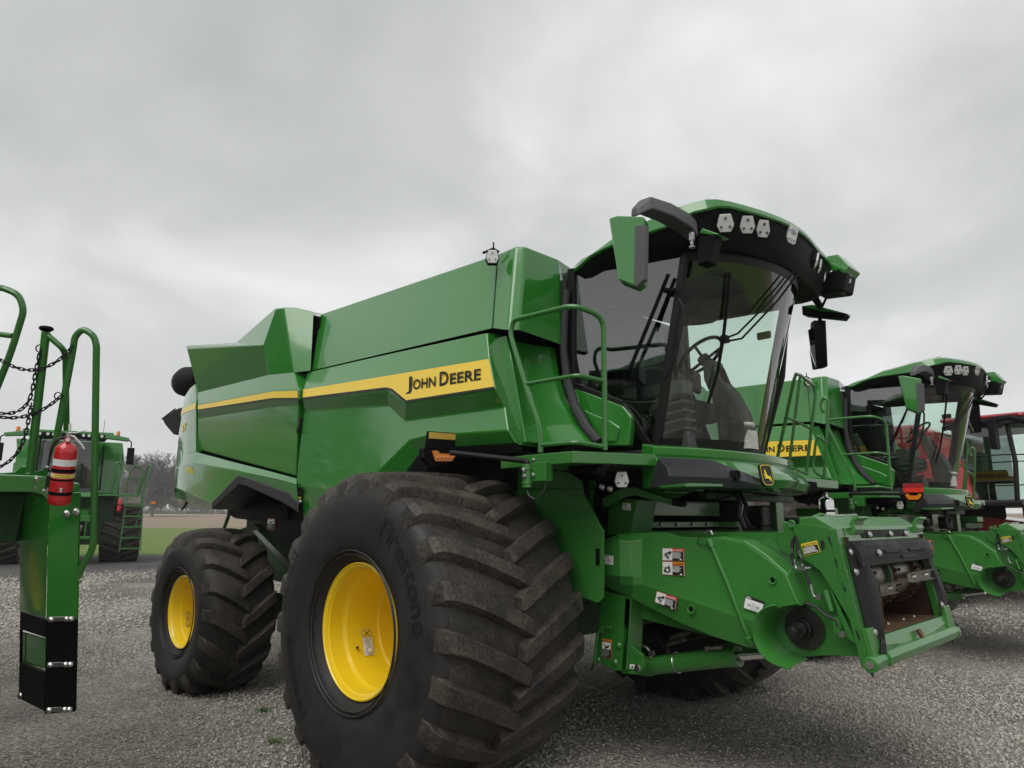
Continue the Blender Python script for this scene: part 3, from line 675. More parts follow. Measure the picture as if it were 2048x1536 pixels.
# ================================================================== cab
def wind(t, a):
    """windscreen: t 0 bottom..1 top, a -1 (right) .. 1 (left)"""
    cx = .50+(.87-.50)*t; Rr = 1.12+(1.13-1.12)*t; ha = R_(42.7+(45-42.7)*t); z = 2.20+(3.52-2.20)*t
    return V(cx+Rr*math.cos(ha*a), Rr*math.sin(ha*a), z)
def build_cab(root):
    mb = MB(); mb.loft([[wind(t, a) for a in np.linspace(-1, 1, 33)] for t in np.linspace(0, 1, 12)])
    ws = mb.build('windscreen', 'glass', root)
    ap0, ap1 = wind(-.03, -1), wind(1.02, -1)
    rp0, rp1 = at(1148, 768, y=-.90), at(1150, 552, y=-.93)
    for sgn in (-1, 1):
        S = (lambda p_: p_) if sgn < 0 else mir
        # side glass
        q = [S(p_) for p_ in ((wind(1, -1), wind(.5, -1), wind(.02, -1), at(1262, 833, y=-.88), at(1245, 808, y=-.89), rp0, rp1) if sgn < 0 else (wind(1, -1), wind(.5, -1), wind(.0, -1), V(.68, -.86, 2.20), V(.62, -.90, 3.60)))]
        MB().poly(q).build('side_window', 'glass_side' if sgn < 0 else 'glass', root)
        # pillars
        mb = MB()
        def bar(a, b_, w, dpt): 
            a, b_ = S(Vector(a)), S(Vector(b_)); t = (b_-a).normalized(); y_ = V(0, 1, 0); x_ = y_.cross(t).normalized()
            vs = [p_ + x_*(i*w/2) + y_*(j*dpt/2) for p_ in (a, b_) for i in (-1, 1) for j in (-1, 1)]
            mb.add(vs, [(0, 1, 3, 2), (4, 6, 7, 5), (0, 4, 5, 1), (2, 3, 7, 6), (0, 2, 6, 4), (1, 5, 7, 3)])
        bar(ap0+V(-.015, 0, -.06), ap1+V(-.015, 0, .05), .06, .05)
        mb.build('cab_pillar', 'black_paint', root, .012)
        if sgn > 0:
            mb = MB(); bar(wind(1.0, -1)+V(0, 0, .03), V(.58, -.90, 3.62), .16, .08); bar(V(.64, -.86, 2.15), V(.58, -.90, 3.6), .07, .06); mb.build('window_frame', 'black_paint', root, .006); continue
        mb = MB(); bar(rp0+V(-.02, 0, -.05), rp1+V(-.02, 0, .06), .07, .06); bar(rp0+V(-.02, 0, 0), S(at(1245, 808, y=-.89)) if sgn < 0 else at(1245, 808, y=-.89), .05, .04)
        bar(at(1245, 808, y=-.89), at(1262, 833, y=-.88), .04, .04); bar(at(1262, 833, y=-.88), ap0+V(0, 0, -.04), .05, .04)
        mb.build('window_frame', 'black_paint', root, .006)
        # green lower door panel
        lp = [S(at(u, v, y=y)) for u, v, y in ((1148, 775, -.92), (1246, 812, -.92), (1263, 834, -.92), (1257, 892, -.92), (1200, 892, -.92), (1165, 845, -.92), (1146, 800, -.92))]
        MB().prism(lp, (0, -sgn*.06, 0)).build('cab_side_panel', 'green', root, .012, 3)
        lp = [S(at(u, v, y=-.93)) for u, v in ((1165, 818), (1196, 832), (1222, 842), (1240, 855), (1232, 884), (1206, 884), (1183, 850))]
        MB().prism([p_+V(0, sgn*.006, 0) for p_ in lp], (0, -sgn*.02, 0)).build('panel_boss', 'green', root, .01, 2)
    # sill, floor, header, rear posts, headliner
    mb = MB(); 
    for t0, t1, o in ((-.03, .035, .006), (.965, 1.03, .006)):
        r0 = [wind(t0, a)+V(o, 0, 0) for a in np.linspace(-1, 1, 25)]; r1 = [wind(t1, a)+V(o, 0, 0) for a in np.linspace(-1, 1, 25)]
        mb.loft([r0, r1])
    mb.each('windscreen_frame', 'black_paint', ws)
    mb = MB(); mb.prism([wind(-.02, a) for a in np.linspace(-1, 1, 9)] + [V(.6, .9, 2.17), V(.6, -.9, 2.17)], (0, 0, -.06)); mb.build('cab_floor', 'interior_dark', root)
    mb = MB(); mb.prism([wind(1.03, a) for a in np.linspace(-1, 1, 9)] + [V(.62, .98, 3.64), V(.62, -.92, 3.58)], (0, 0, .03)); mb.build('headliner', 'interior_dark', root)
    mb = MB(); mb.span((.60, -.93, 2.15), (.64, -.55, 3.55)); mb.span((.58, .70, 2.15), (.62, .86, 3.55)); mb.span((.60, -.6, 2.15), (.64, .6, 2.65)); mb.each('cab_rear_frame', 'interior_dark', root)
    # dark blind and shelf seen through the side window
    MB().prism([at(1152, 575, y=-.80), at(1214, 605, y=-.80), at(1206, 755, y=-.80), at(1150, 748, y=-.80)], (0, .05, 0)).build('rear_corner_trim', 'interior_dark', root, .01)
    MB().prism([at(1158, 568, y=-.83), at(1166, 566, y=-.83), at(1163, 590, y=-.83), at(1156, 594, y=-.83)], (0, .004, 0)).build('window_label', 'white', root)
    # seat
    mb = MB(); mb.span((.78, -.26, 2.45), (1.28, .26, 2.62)); mb.span((.72, -.24, 2.58), (.88, .24, 3.12)); mb.span((.74, -.15, 3.14), (.86, .15, 3.32)); mb.span((.85, -.2, 2.18), (1.15, .2, 2.45))
    mb.build('operator_seat', 'seat_cloth', root, .05, 3)
    # armrest, controls, screens (nearer side)
    mb = MB(); mb.span((.80, -.46, 2.60), (1.38, -.32, 2.72)); mb.build('armrest', 'interior_grey', root, .03, 3)
    mb = MB(); c = at(1276, 742, y=-.55); mb.box(c, (.07, .32, .20), Matrix.Rotation(R_(25), 3, 'Z')); mb.cyl(c-V(0, 0, .1), c-V(.05, -.1, .45), .02, 8); mb.build('display_screen', 'interior_dark', root, .02, 2)
    mb = MB(); c = at(1335, 792, y=-.40); mb.tube([c-V(.14, 0, .12), c+V(.02, 0, .02), c+V(.10, 0, .05)], [.05, .06, .05], 10); mb.build('control_handle', 'interior_grey', root, .01)
    mb = MB(); c = at(1387, 762, y=-.1); mb.box(c, (.05, .30, .17), Matrix.Rotation(R_(15), 3, 'Z')); mb.build('monitor', 'interior_dark', root, .02, 2)
    mb = MB()
    for i in range(5):
        a = at(1345+i*4, 812+i*17, y=-.46); mb.box(a, (.28-.02*i, .16, .022), Matrix.Rotation(R_(-8), 3, 'Y'))
    mb.each('air_louvre', 'interior_grey', root, .006)
    # steering column and wheel
    mb = MB(); rows = []
    for (u, v), w in (((1425, 722), .05), ((1432, 760), .075), ((1452, 790), .10), ((1468, 830), .125), ((1476, 870), .14), ((1478, 900), .14)):
        c = at(u, v, y=.02); rows.append([c+V(-.9*w, -.09, 0), c+V(.9*w, -.09, 0), c+V(.9*w, .09, 0), c+V(-.9*w, .09, 0)])
    mb.loft(rows, closed=True); mb.poly(rows[0]); colm = mb.build('steering_column', 'interior_grey', root, .03, 3)
    c = at(1402, 712, y=.02); n = V(-.62, 0, .78).normalized(); x = V(0, 1, 0); y = n.cross(x)
    mb = MB(); mb.tube([c+(x*math.cos(a)+y*math.sin(a))*.20 for a in np.linspace(0, 2*math.pi, 28, endpoint=False)], .015, 8, closed=True)
    for a in (R_(200), R_(320), R_(80)): mb.tube([c-n*.05, c+(x*math.cos(a)+y*math.sin(a))*.20], .013, 6)
    mb.cyl(c-n*.07, c-n*.02, .05, 12); mb.tube([c-n*.05, at(1440, 745, y=.02), at(1450, 770, y=.02)], .045, 10); mb.build('steering_wheel', 'interior_dark', root)
    mb = MB(); c = at(1485, 850, y=.0); mb.tube([c+V(-.1, -.12, .02), c+V(.14, -.1, -.02)], .018, 8); mb.build('column_lever', 'interior_grey', root)
    mb = MB(); mb.span((1.25, -.30, 2.16), (1.45, .30, 2.24)); mb.span((1.30, -.62, 2.16), (1.5, -.34, 2.30)); mb.each('foot_rest', 'interior_dark', root, .02)
    mb = MB(); mb.span((.66, -.80, 2.2), (1.05, -.42, 2.58)); mb.build('side_console', 'interior_dark', root, .03, 2)
    mb = MB(); mb.tube([at(1245, 790, y=-.75), at(1252, 722, y=-.75), at(1292, 702, y=-.75), at(1300, 720, y=-.75)], .012, 6, round_=.05); mb.build('grab_rail', 'interior_dark', root)
    # left door pillar and handle boss
    mb = MB(); mb.tube([V(1.30, .86, 2.2), V(1.52, .90, 2.9), V(1.60, .92, 3.5)], .035, 8); mb.build('door_post', 'black_paint', root)
    mb = MB(); mb.box(at(1528, 671, y=.86), (.13, .03, .07)); mb.build('door_latch', 'black_plastic', root, .02, 2)
    mb = MB(); mb.box(at(1345, 580, y=-.86), (.03, .02, .03)); mb.sphere(at(1333, 581, y=-.86), .022, 8); mb.sphere(at(1347, 581, y=-.86), .022, 8); mb.build('window_stay', 'black_plastic', root)
    # outside grab handle on the pillar
    mb = MB(); hp = [at(u, v, y=-.86) for u, v in ((1358, 598), (1366, 612), (1364, 650), (1350, 720), (1338, 745), (1326, 762))]; mb.tube(hp, .012, 8, round_=.04); mb.build('grab_handle', 'black_paint', root)
    # wipers
    mb = MB(); a, b_ = at(1337, 548, y=-.87), at(1258, 742, y=-.87); mb.tube([a, at(1300, 640, y=-.875), b_], .014, 6); mb.tube([a, at(1326, 570, y=-.89), at(1296, 655, y=-.89)], .008, 6); mb.build('wiper', 'black_plastic', root)
    on = lambda u, v, t: _onwind(u, v)
    mb = MB(); P1 = [on(u, v, 0)+V(.03, -.01, 0) for u, v in ((1453, 548), (1449, 600), (1440, 680), (1428, 750), (1410, 808))]; mb.tube(P1, .012, 6)
    P2 = [on(1442, 678, 0)+V(.035, 0, 0), on(1460, 670, 0)+V(.06, 0, 0), on(1530, 600, 0)+V(.06, 0, 0), on(1575, 545, 0)+V(.05, 0, .0)]; mb.tube(P2, .008, 6)
    P2 = [on(1446, 684, 0)+V(.035, 0, 0), on(1468, 680, 0)+V(.06, 0, 0), on(1540, 604, 0)+V(.06, 0, 0), on(1585, 548, 0)+V(.05, 0, .0)]; mb.tube(P2, .008, 6)
    mb.box(on(1441, 680, 0)+V(.035, 0, 0), (.04, .06, .05)); mb.build('wiper', 'black_plastic', root)
    # ---------------- roof
    plan = [(.52, 0), (.56, .5), (.62, .82), (.74, .98), (.95, 1.02), (1.2, 1.02), (1.5, 1.02), (1.75, 1.02), (1.91, .94), (1.99, .78), (2.07, .5), (2.12, .25), (2.14, 0)]
    half = [V(a, -b_, 0) for a, b_ in plan]; full = half + [V(p_.x+(.05 if p_.x > 1.7 and p_.y < -.6 else 0), -p_.y*(1.13 if p_.x > 1.65 else 1.0), 0) for p_ in half[-2:0:-1]]
    # refine
    ring = []
    for i, p_ in enumerate(full):
        n_ = full[(i+1) % len(full)]; ring += [p_, p_.lerp(n_, .5)]
    ring = [ring[i-1]*.25+ring[i]*.5+ring[(i+1) % len(ring)]*.25 for i in range(len(ring))]
    ctr = V(1.35, 0, 0)
    def interp(x, tab):
        for (x0, y0), (x1, y1) in zip(tab, tab[1:]):
            if x <= x1: t = max(0, (x-x0)/(x1-x0)); t = t*t*(3-2*t); return y0+(y1-y0)*t
        return tab[-1][1]
    rim_b = lambda x: interp(x, [(.5, 3.555), (.80, 3.58), (1.02, 3.64), (1.18, 3.66), (1.6, 3.66), (1.85, 3.72), (2.0, 3.775), (2.15, 3.785)])
    rim_t = lambda x: interp(x, [(.5, 3.60), (.9, 3.66), (1.3, 3.755), (1.7, 3.80), (2.0, 3.84), (2.15, 3.845)])
    def rg(k, zf, push=0.): return [V(ctr.x+(p_.x-ctr.x)*k + (push if p_.x > 1.8 else 0), p_.y*k, zf(p_.x)) for p_ in ring]
    top = [rg(0.0, lambda x: 3.90), rg(.45, lambda x: 3.80+.09*(x-.5)/1.6), rg(.75, lambda x: rim_t(x)+.05), rg(.92, lambda x: rim_t(x)+.018), rg(.985, lambda x: rim_t(x)-.012), rg(1.0, lambda x: rim_b(x)+.012), rg(.992, rim_b), rg(.96, lambda x: rim_b(x)+.004)]
    mb = MB(); mb.loft(top, closed=True); rf = mb.build('cab_roof', 'green', root, 0, 2, 30)
    under = [rg(.975, lambda x: rim_b(x)+.006), rg(.965, lambda x: rim_b(x)-.02), rg(.935, lambda x: rim_b(x)-.07-.10*max(0, min(1, (x-1.6)/.35))), rg(.86, lambda x: 3.53-.0*x), rg(.3, lambda x: 3.535)]
    mb = MB(); mb.loft(under, closed=True); vis = mb.build('roof_visor', 'black_plastic', root, 0, 2, 40)
    # work lights on the visor
    for (u, v), sh, sx in (((1450, 447), 'tri', 1), ((1493, 450), 'tri', .95), ((1524, 458), 'tri', .9), ((1580, 470), 'rect', 1.)):
        best = None
        r = sight(u, v)
        for t in np.linspace(4.2, 7.5, 900):
            p_ = CAM+r*t
            # outermost plan radius at this bearing
            dvec = V(p_.x-ctr.x, p_.y, 0); 
            k = _plan_k(ring, ctr, p_)
            if k <= .952: best = p_; break
        if best is None: continue
        nrm = V(best.x-ctr.x, best.y*1.1, -.0).normalized(); nrm = V(nrm.x, nrm.y, -.30).normalized()
        work_light(vis, best+nrm*.012, nrm, .060 if sh == 'tri' else .066, sh, sx=sx)
        for m_y in (-1,):
            bp = V(best.x, -best.y, best.z); nn = V(nrm.x, -nrm.y, nrm.z)
            if abs(best.y) > .12: work_light(vis, bp+nn*.012, nn, .060, sh, sx=sx)
    # corner pods with their little green caps
    for S, lamp in (((lambda p_: p_), False), (mir, True)):
        mb = MB()
        if not lamp:
            c = at(1408, 492, y=-1.0); mb.prism([c+V(-.06, 0, -.12), c+V(.04, -.03, -.13), c+V(.09, -.02, .06), c+V(-.04, 0, .08)], (0, .12, 0)); mb.build('camera_pod', 'black_plastic', vis, .015, 2)
            mb = MB(); c = [at(u, v, y=-1.02) for u, v in ((1398, 466), (1404, 456), (1439, 468), (1425, 470))]; mb.prism(c, (0, .14, 0)); mb.build('pod_cap', 'green', vis, .006)
            mb = MB(); c = at(1384, 480, y=-1.0); mb.cyl(c, c-V(0, 0, .035), .013, 10); mb.cyl(c-V(0, 0, .045), c-V(0, 0, .055), .022, 10); mb.cyl(c-V(0, 0, .005), c+V(0, 0, .05), .02, 10); mb.build('sensor', 'steel', vis)
        else:
            c = at(1685, 560, y=1.0); mb.prism([c+V(-.22, -.10, .02), c+V(.02, -.10, .09), c+V(.07, -.10, .03), c+V(.03, -.10, -.12), c+V(-.2, -.10, -.10)], (0, .24, 0)); mb.build('lamp_pod', 'black_plastic', vis, .02, 2)
            mb = MB(); cp = [at(u, v, y=.9) for u, v in ((1652, 512), (1676, 508), (1700, 533), (1688, 548), (1660, 540))]; mb.prism(cp, (0, .25, 0)); mb.build('pod_cap', 'green', vis, .01)
            work_light(vis, at(1693, 553, y=.98), (.93, -.25, -.1), .055, 'rect'); work_light(vis, at(1688, 578, y=1.0), (.85, -.2, -.4), .04, 'rect')
            mb = MB(); c = [at(u, v, y=1.25) for u, v in ((1603, 612), (1622, 610), (1692, 628), (1684, 638), (1604, 630))]; mb.prism(c, (0, .12, 0)); o = mb.build('camera_pod', 'black_plastic', vis, .01)
            mb = MB(); c = [at(u, v, y=1.24) for u, v in ((1602, 612), (1625, 609), (1693, 627), (1640, 622))]; mb.prism(c, (0, .13, .004)); mb.build('pod_cap', 'green', vis, .004)
            mb = MB(); mb.tube([at(1612, 560, y=1.0), at(1632, 600, y=1.1), at(1640, 612, y=1.25)], .03, 8); mb.tube([at(1655, 590, y=1.1), at(1645, 612, y=1.2)], .012, 6); mb.build('mirror_bracket', 'black_plastic', vis)
    mb = MB(); c = at(1428, 407, z=3.86); mb.span(c+V(-.03, -.035, -.03), c+V(.03, .035, .01)); mb.build('antenna_dome', 'black_plastic', rf, .01)
    # dark recess along the right edge
    # mirror arm and mirrors
    mb = MB(); A_ = [at(u, v, y=y) for u, v, y in ((1268, 425, -1.62), (1290, 410, -1.55), (1330, 424, -1.25), (1370, 446, -1.02), (1385, 462, -.95))]
    rows = []
    for p_, w, h in zip(A_, (.03, .06, .065, .06, .05), (.03, .045, .05, .055, .06)):
        rows.append([p_+V(-w, 0, -h), p_+V(w, 0, -h), p_+V(w*.8, 0, h), p_+V(-w*.8, 0, h)])
    mb.loft(rows, closed=True); mb.poly(rows[0]); mb.poly(rows[-1]); mb.build('mirror_arm', 'mirror_grey', root, .015, 2)
    for sgn in (-1, 1):
        if sgn < 0: S = lambda p_: p_
        else:
            continue
        ft = [at(u, v, y=-1.70) for u, v in ((1217, 436), (1234, 430), (1288, 432), (1286, 562), (1272, 574), (1236, 560))]
        mb = MB(); fr_ = [S(p_) for p_ in ft]; mb.prism(fr_, (-.04, -sgn*.11 if False else (.11 if sgn < 0 else -.11), 0)); mr = mb.build('mirror', 'green' if sgn < 0 else 'black_plastic', root, .014, 2)
        mb = MB(); gp = [S(p_) + V(.006, (-.006 if sgn < 0 else .006), 0) for p_ in [at(u, v, y=-1.705) for u, v in ((1269, 452), (1288.5, 452), (1286.5, 560), (1272, 575), (1267, 572))]]
        mb.prism(gp, (.012, (.03 if sgn < 0 else -.03), 0)); mb.build('mirror_glass', 'mirror_grey' if sgn < 0 else 'mirror_glass', mr, .004)
    mq = [at(u, v, y=1.62) for u, v in ((1628, 640), (1652, 640), (1656, 733), (1632, 737), (1626, 700))]
    mr = MB().prism(mq, (-.06, .06, 0)).build('mirror', 'black_plastic', root, .008, 2)
    MB().prism([at(u, v, y=1.61) for u, v in ((1616, 660), (1627, 655), (1633, 735), (1622, 705))], (-.01, .012, 0)).build('mirror_glass', 'mirror_glass', mr)
    MB().tube([at(1640, 644, y=1.64), at(1640, 625, y=1.45), at(1636, 612, y=1.3)], .018, 8).build('mirror_stem', 'black_plastic', mr)
    # ---------------- fascia under the windscreen
    def plan_x(y): return 1.735 - .235*(abs(y)/1.07)**2.1
    def fas(y, off, z, nose=0.):
        nx = V(1, 2*.235/1.07*y/1.07*1.0, 0).normalized(); nz = .07*math.exp(-(y/.22)**2)*nose
        return V(plan_x(y)+nx.x*(off+nz), y+nx.y*off, z)
    ysamp = list(np.linspace(-1.07, 1.07, 41))
    lv = [(-.14, 2.185, 0), (-.03, 2.165, 0), (.0, 2.155, 0), (-.005, 2.10, 0), (-.02, 2.085, 0), (.02, 2.075, .3), (.10, 2.0, 1.), (.13, 1.955, 1.2), (.10, 1.90, 1.), (.0, 1.885, .5), (-.15, 1.885, 0)]
    mb = MB(); rows = [[fas(y, o, z, nz) for y in ysamp] for o, z, nz in lv]; mb.loft(rows)
    for L in ([r[0] for r in rows], [r[-1] for r in rows]): mb.poly(L)
    fa = mb.build('nose_panel', 'green', root, .008, 2, 30)
    mb = MB(); yy = list(np.linspace(-1.08, -.36, 15)); r_ = []
    for i, y in enumerate(yy):
        t = i/14; zt = 2.075 - max(0, (t-.55)/.45)*.12; zb = 1.895 - .0*t; o0 = .02+ (2.075-zt)*.9
        r_.append([fas(y, o0+.05, zt), fas(y, .165, zt*.6+zb*.4), fas(y, .188, zb*.7+zt*.3), fas(y, .165, zb-.010), fas(y, -.05, zb-.014)])
    mb.loft(r_); mb.poly(r_[0]); ins = mb.build('headlamp_insert', 'grey_plastic', fa, .006)
    mb = MB(); c = fas(-.60, .175, 1.965); mb.lathe([(0, .02), (.030, .02), (.036, .03), (.036, -.02)], 18, c, 'X'); mb.build('headlamp', 'black_plastic', ins)
    # badge
    c = at(1533.5, 950, x=1.90); c = V(c.x, c.y, c.z); xd = V(.42, .9, 0).normalized(); yd_ = V(-.18, .09, 1).normalized(); nn = xd.cross(yd_).normalized()
    c = None
    r = sight(1533.5, 950)
    for t in np.linspace(4.5, 6.5, 800):
        p_ = CAM+r*t
        if p_.x < plan_x(p_.y)+.10+.085: c = p_; break
    oc = [(-.055, .07), (-.04, .088), (.04, .088), (.055, .07), (.055, -.06), (.03, -.088), (-.03, -.088), (-.055, -.06)]
    mb = MB(); P_ = lambda k, d: [c+xd*(a_*k*.82)+yd_*(b_*k*.82)+nn*d for a_, b_ in oc]
    mb.prism(P_(1.08, -.02), nn*.022, 0); mb.poly(P_(1.0, .0035), 1); mb.poly(P_(.93, .005), 0)
    mb.add([c+xd*((a_-.5)*.070)+yd_*((.5-b_)*.107)+nn*.0065 for a_, b_ in DEER], [tuple(range(len(DEER)))], 1)
    mb.build('badge', ['black_ink', 'yellow_ink'], fa)
    # step plate below the nose
    mb = MB(); c = [at(u, v, x=1.85) for u, v in ((1370, 969), (1378, 966), (1446, 968), (1447, 974), (1371, 974))]; mb.prism(c, (-.25, .1, 0)); mb.build('wash_step', 'green_frame', root, .006)
    mb = MB(); mb.span((1.2, -1.0, 1.90), (1.72, 1.0, 1.99)); mb.span((.55, -1.0, 1.96), (1.5, 1.0, 2.12)); mb.each('cab_support', 'black_void', root, .01)

def _onwind(u, v):
    r = sight(u, v)
    for t in np.linspace(4.5, 8, 1200):
        p_ = CAM+r*t; tt = (p_.z-2.20)/1.32; cx = .50+.37*tt; Rr = 1.12+.01*tt
        if (p_.x-cx)**2+p_.y**2 < Rr*Rr and p_.x > cx: return p_
    return CAM+r*5.5
def _plan_k(ring, ctr, p):
    a = math.atan2(p.y-ctr.y, p.x-ctr.x); best = 1e9; rr = 1
    for q in ring:
        d = abs((math.atan2(q.y, q.x-ctr.x)-a+math.pi) % (2*math.pi)-math.pi)
        if d < best: best = d; rr = math.hypot(q.x-ctr.x, q.y)
    return math.hypot(p.x-ctr.x, p.y)/rr

# ================================================================== platform and rail (right side), landing (left side)
def build_platform(root):
    for sgn in (-1, 1):
        S = (lambda p_: p_) if sgn < 0 else mir
        pts = [S(V(*p_)) for p_ in ((.60, -1.60, 2.10), (.92, -1.64, 2.10), (1.29, -1.64, 2.10), (1.52, -1.07, 2.10), (1.40, -.82, 2.10), (.60, -.86, 2.10))]
        MB().prism(pts, (0, 0, -.075)).build('platform', 'green_frame', root, .006)
    # right rail
    yb = -1.58
    rl = [at(u, v, y=y) for u, v, y in ((1081, 905, yb), (1082, 856, yb), (1051, 768, yb), (1021, 668, yb), (1026, 640, yb), (1148, 610, yb), (1207, 634, -1.36), (1210, 900, -1.36))]
    mb = MB(); mb.tube(rl, .018, 10, round_=.09)
    mb.tube([at(1051, 768, y=yb), at(1156, 750, y=yb), at(1208, 762, y=-1.36)], .015, 8, round_=.05)
    mb.tube([at(1083, 890, y=yb), at(1150, 884, y=yb), at(1209, 893, y=-1.36)], .015, 8, round_=.05)
    mb.build('handrail', 'green_frame', root)
    # marker lamp on its arm
    ly = -1.86
    arm = [V(.95, -1.70, 1.98), V(.95, -1.70, 2.05), at(1045, 921, y=-1.70), at(905, 905, y=ly)+V(-.02, 0, 0)]
    mb = MB(); mb.tube(arm, .019, 10, round_=.04); am = mb.build('lamp_arm', 'black_paint', root)
    lm = lambda u, v: at(u, v, x=at(880, 915, y=ly).x)
    mb = MB(); mb.prism([lm(u, v) for u, v in ((849, 896), (912, 902), (911, 912), (897, 930), (862, 931), (848, 915))], (-.06, 0, 0), 0); mb.prism([lm(u, v)+V(.004, 0, 0) for u, v in ((855, 862), (911, 866), (910, 901), (850, 896))], (-.015, 0, 0), 0); lb = mb.build('marker_lamp', ['black_plastic'], root, .004)
    mb = MB(); lens = [lm(u, v)+V(.004, 0, 0) for u, v in ((862, 902), (873, 901), (878, 907), (896, 908), (900, 902), (910, 904), (909, 912), (902, 923), (869, 923))]; mb.prism(lens, (.012, 0, 0)); mb.build('amber_lens', 'amber', lb, .004)
    mb = MB()
    for i in range(5):
        p_ = lm(872+i*7.4, 915)+V(.014, 0, 0); mb.tube([p_, p_+V(.008, 0, 0)], [.014, .010], 8)
    mb.each('amber_led', 'amber', lb)
    mb = MB(); mb.poly([lm(u, v)+V(.009, 0, 0) for u, v in ((856.5, 864), (909.5, 868), (909, 880), (855.5, 877))]); mb.build('reflector', 'reflector_yellow', lb)
    # hinge bracket
    mb = MB(); mb.cyl((.95, -1.70, 1.88), (.95, -1.70, 2.03), .032, 14); mb.cyl((.95, -1.70, 1.995), (.95, -1.70, 2.005), .038, 14); mb.cyl((.95, -1.70, 1.905), (.95, -1.70, 1.915), .038, 14); mb.span((.96, -1.69, 1.92), (1.10, -1.62, 2.04)); hb = mb.build('hinge_bracket', 'green_frame', root, .004)
    mb = MB(); bolts(mb, [V(.955, -1.735, 1.955), V(1.0, -1.70, 1.96)], (.2, -1, 0), .012); bolts(mb, [at(1067, 920, y=-1.642), at(1047, 939, y=-1.74)], (.0, -1, 0), .011); mb.each('bolt', 'bolt', hb)
    mb = MB(); mb.tube([V(.95, -1.70, 1.88), V(.97, -1.71, 1.83), V(1.03, -1.70, 1.80), V(1.08, -1.68, 1.86), V(1.09, -1.66, 1.94)], .005, 6, round_=.03); mb.build('lamp_cable', 'hose', hb)
    # rubber tread plate stowed below the platform, work light
    mb = MB(); tp = [at(u, v, y=-1.45) for u, v in ((1133, 935), (1170, 922), (1222, 930), (1215, 940), (1150, 942))]; mb.prism(tp, (0, .2, 0))
    for i in range(12): p_ = at(1140+i*6.2, 938+.4*i, y=-1.46); mb.span(p_+V(-.008, -.01, -.025), p_+V(.006, .0, .012))
    mb.build('rubber_step', 'black_plastic', root, .003)
    wl_ = work_light(root, at(1243, 959, y=-1.25), (.75, -.65, -.05), .05)
    mb = MB(); c = at(1243, 945, y=-1.22); mb.span(c+V(-.02, -.02, -.03), c+V(.02, .02, .06)); mb.build('lamp_bracket', 'black_plastic', wl_)
    # ---- left landing rails (seen past the cab)
    yl = 2.05
    RT = lambda L, r=.018: [at(u, v, y=y) for u, v, y in L]
    mb = MB()
    mb.tube(RT(((1553, 925, 1.6), (1588, 760, 1.6), (1592, 748, 1.6), (1600, 750, 1.7), (1628, 772, 2.2), (1631, 790, 2.2), (1612, 950, 2.2))), .017, 8)
    mb.tube(RT(((1578, 932, 1.9), (1600, 752, 1.9))), .015, 8); mb.tube(RT(((1574, 835, 1.75), (1592, 842, 1.9), (1622, 858, 2.2))), .014, 8)
    mb.tube(RT(((1588, 938, 1.9), (1615, 948, 2.2))), .014, 8)
    mb.each('landing_rail', 'green_frame', root)
    mb = MB(); mb.tube(RT(((1648, 960, 2.4), (1654, 870, 2.4), (1656, 800, 2.4), (1648, 794, 2.4), (1643, 802, 2.4), (1641, 815, 2.4), (1648, 825, 2.4))), .016, 8, round_=.03); mb.build('ladder_rail', 'green_frame', root)
    mb = MB(); mb.tube(RT(((1654, 888, 2.4), (1637, 872, 2.4), (1632, 880, 2.4), (1626, 930, 2.4), (1630, 945, 2.4), (1650, 955, 2.4))), .015, 8, round_=.04); mb.build('ladder_rail', 'green_frame', root)
    mb = MB(); mb.span((.6, 1.05, 1.98), (1.42, 2.25, 2.06)); mb.span((1.0, 2.2, 1.72), (1.30, 2.5, 1.80)); mb.each('landing', 'green_frame', root, .006)
    mb = MB(); mb.span((.95, 1.6, 1.62), (1.30, 2.45, 1.70)); mb.span((1.1, 2.35, 1.0), (1.16, 2.42, 1.75)); mb.each('landing_support', 'green_dark', root, .006)

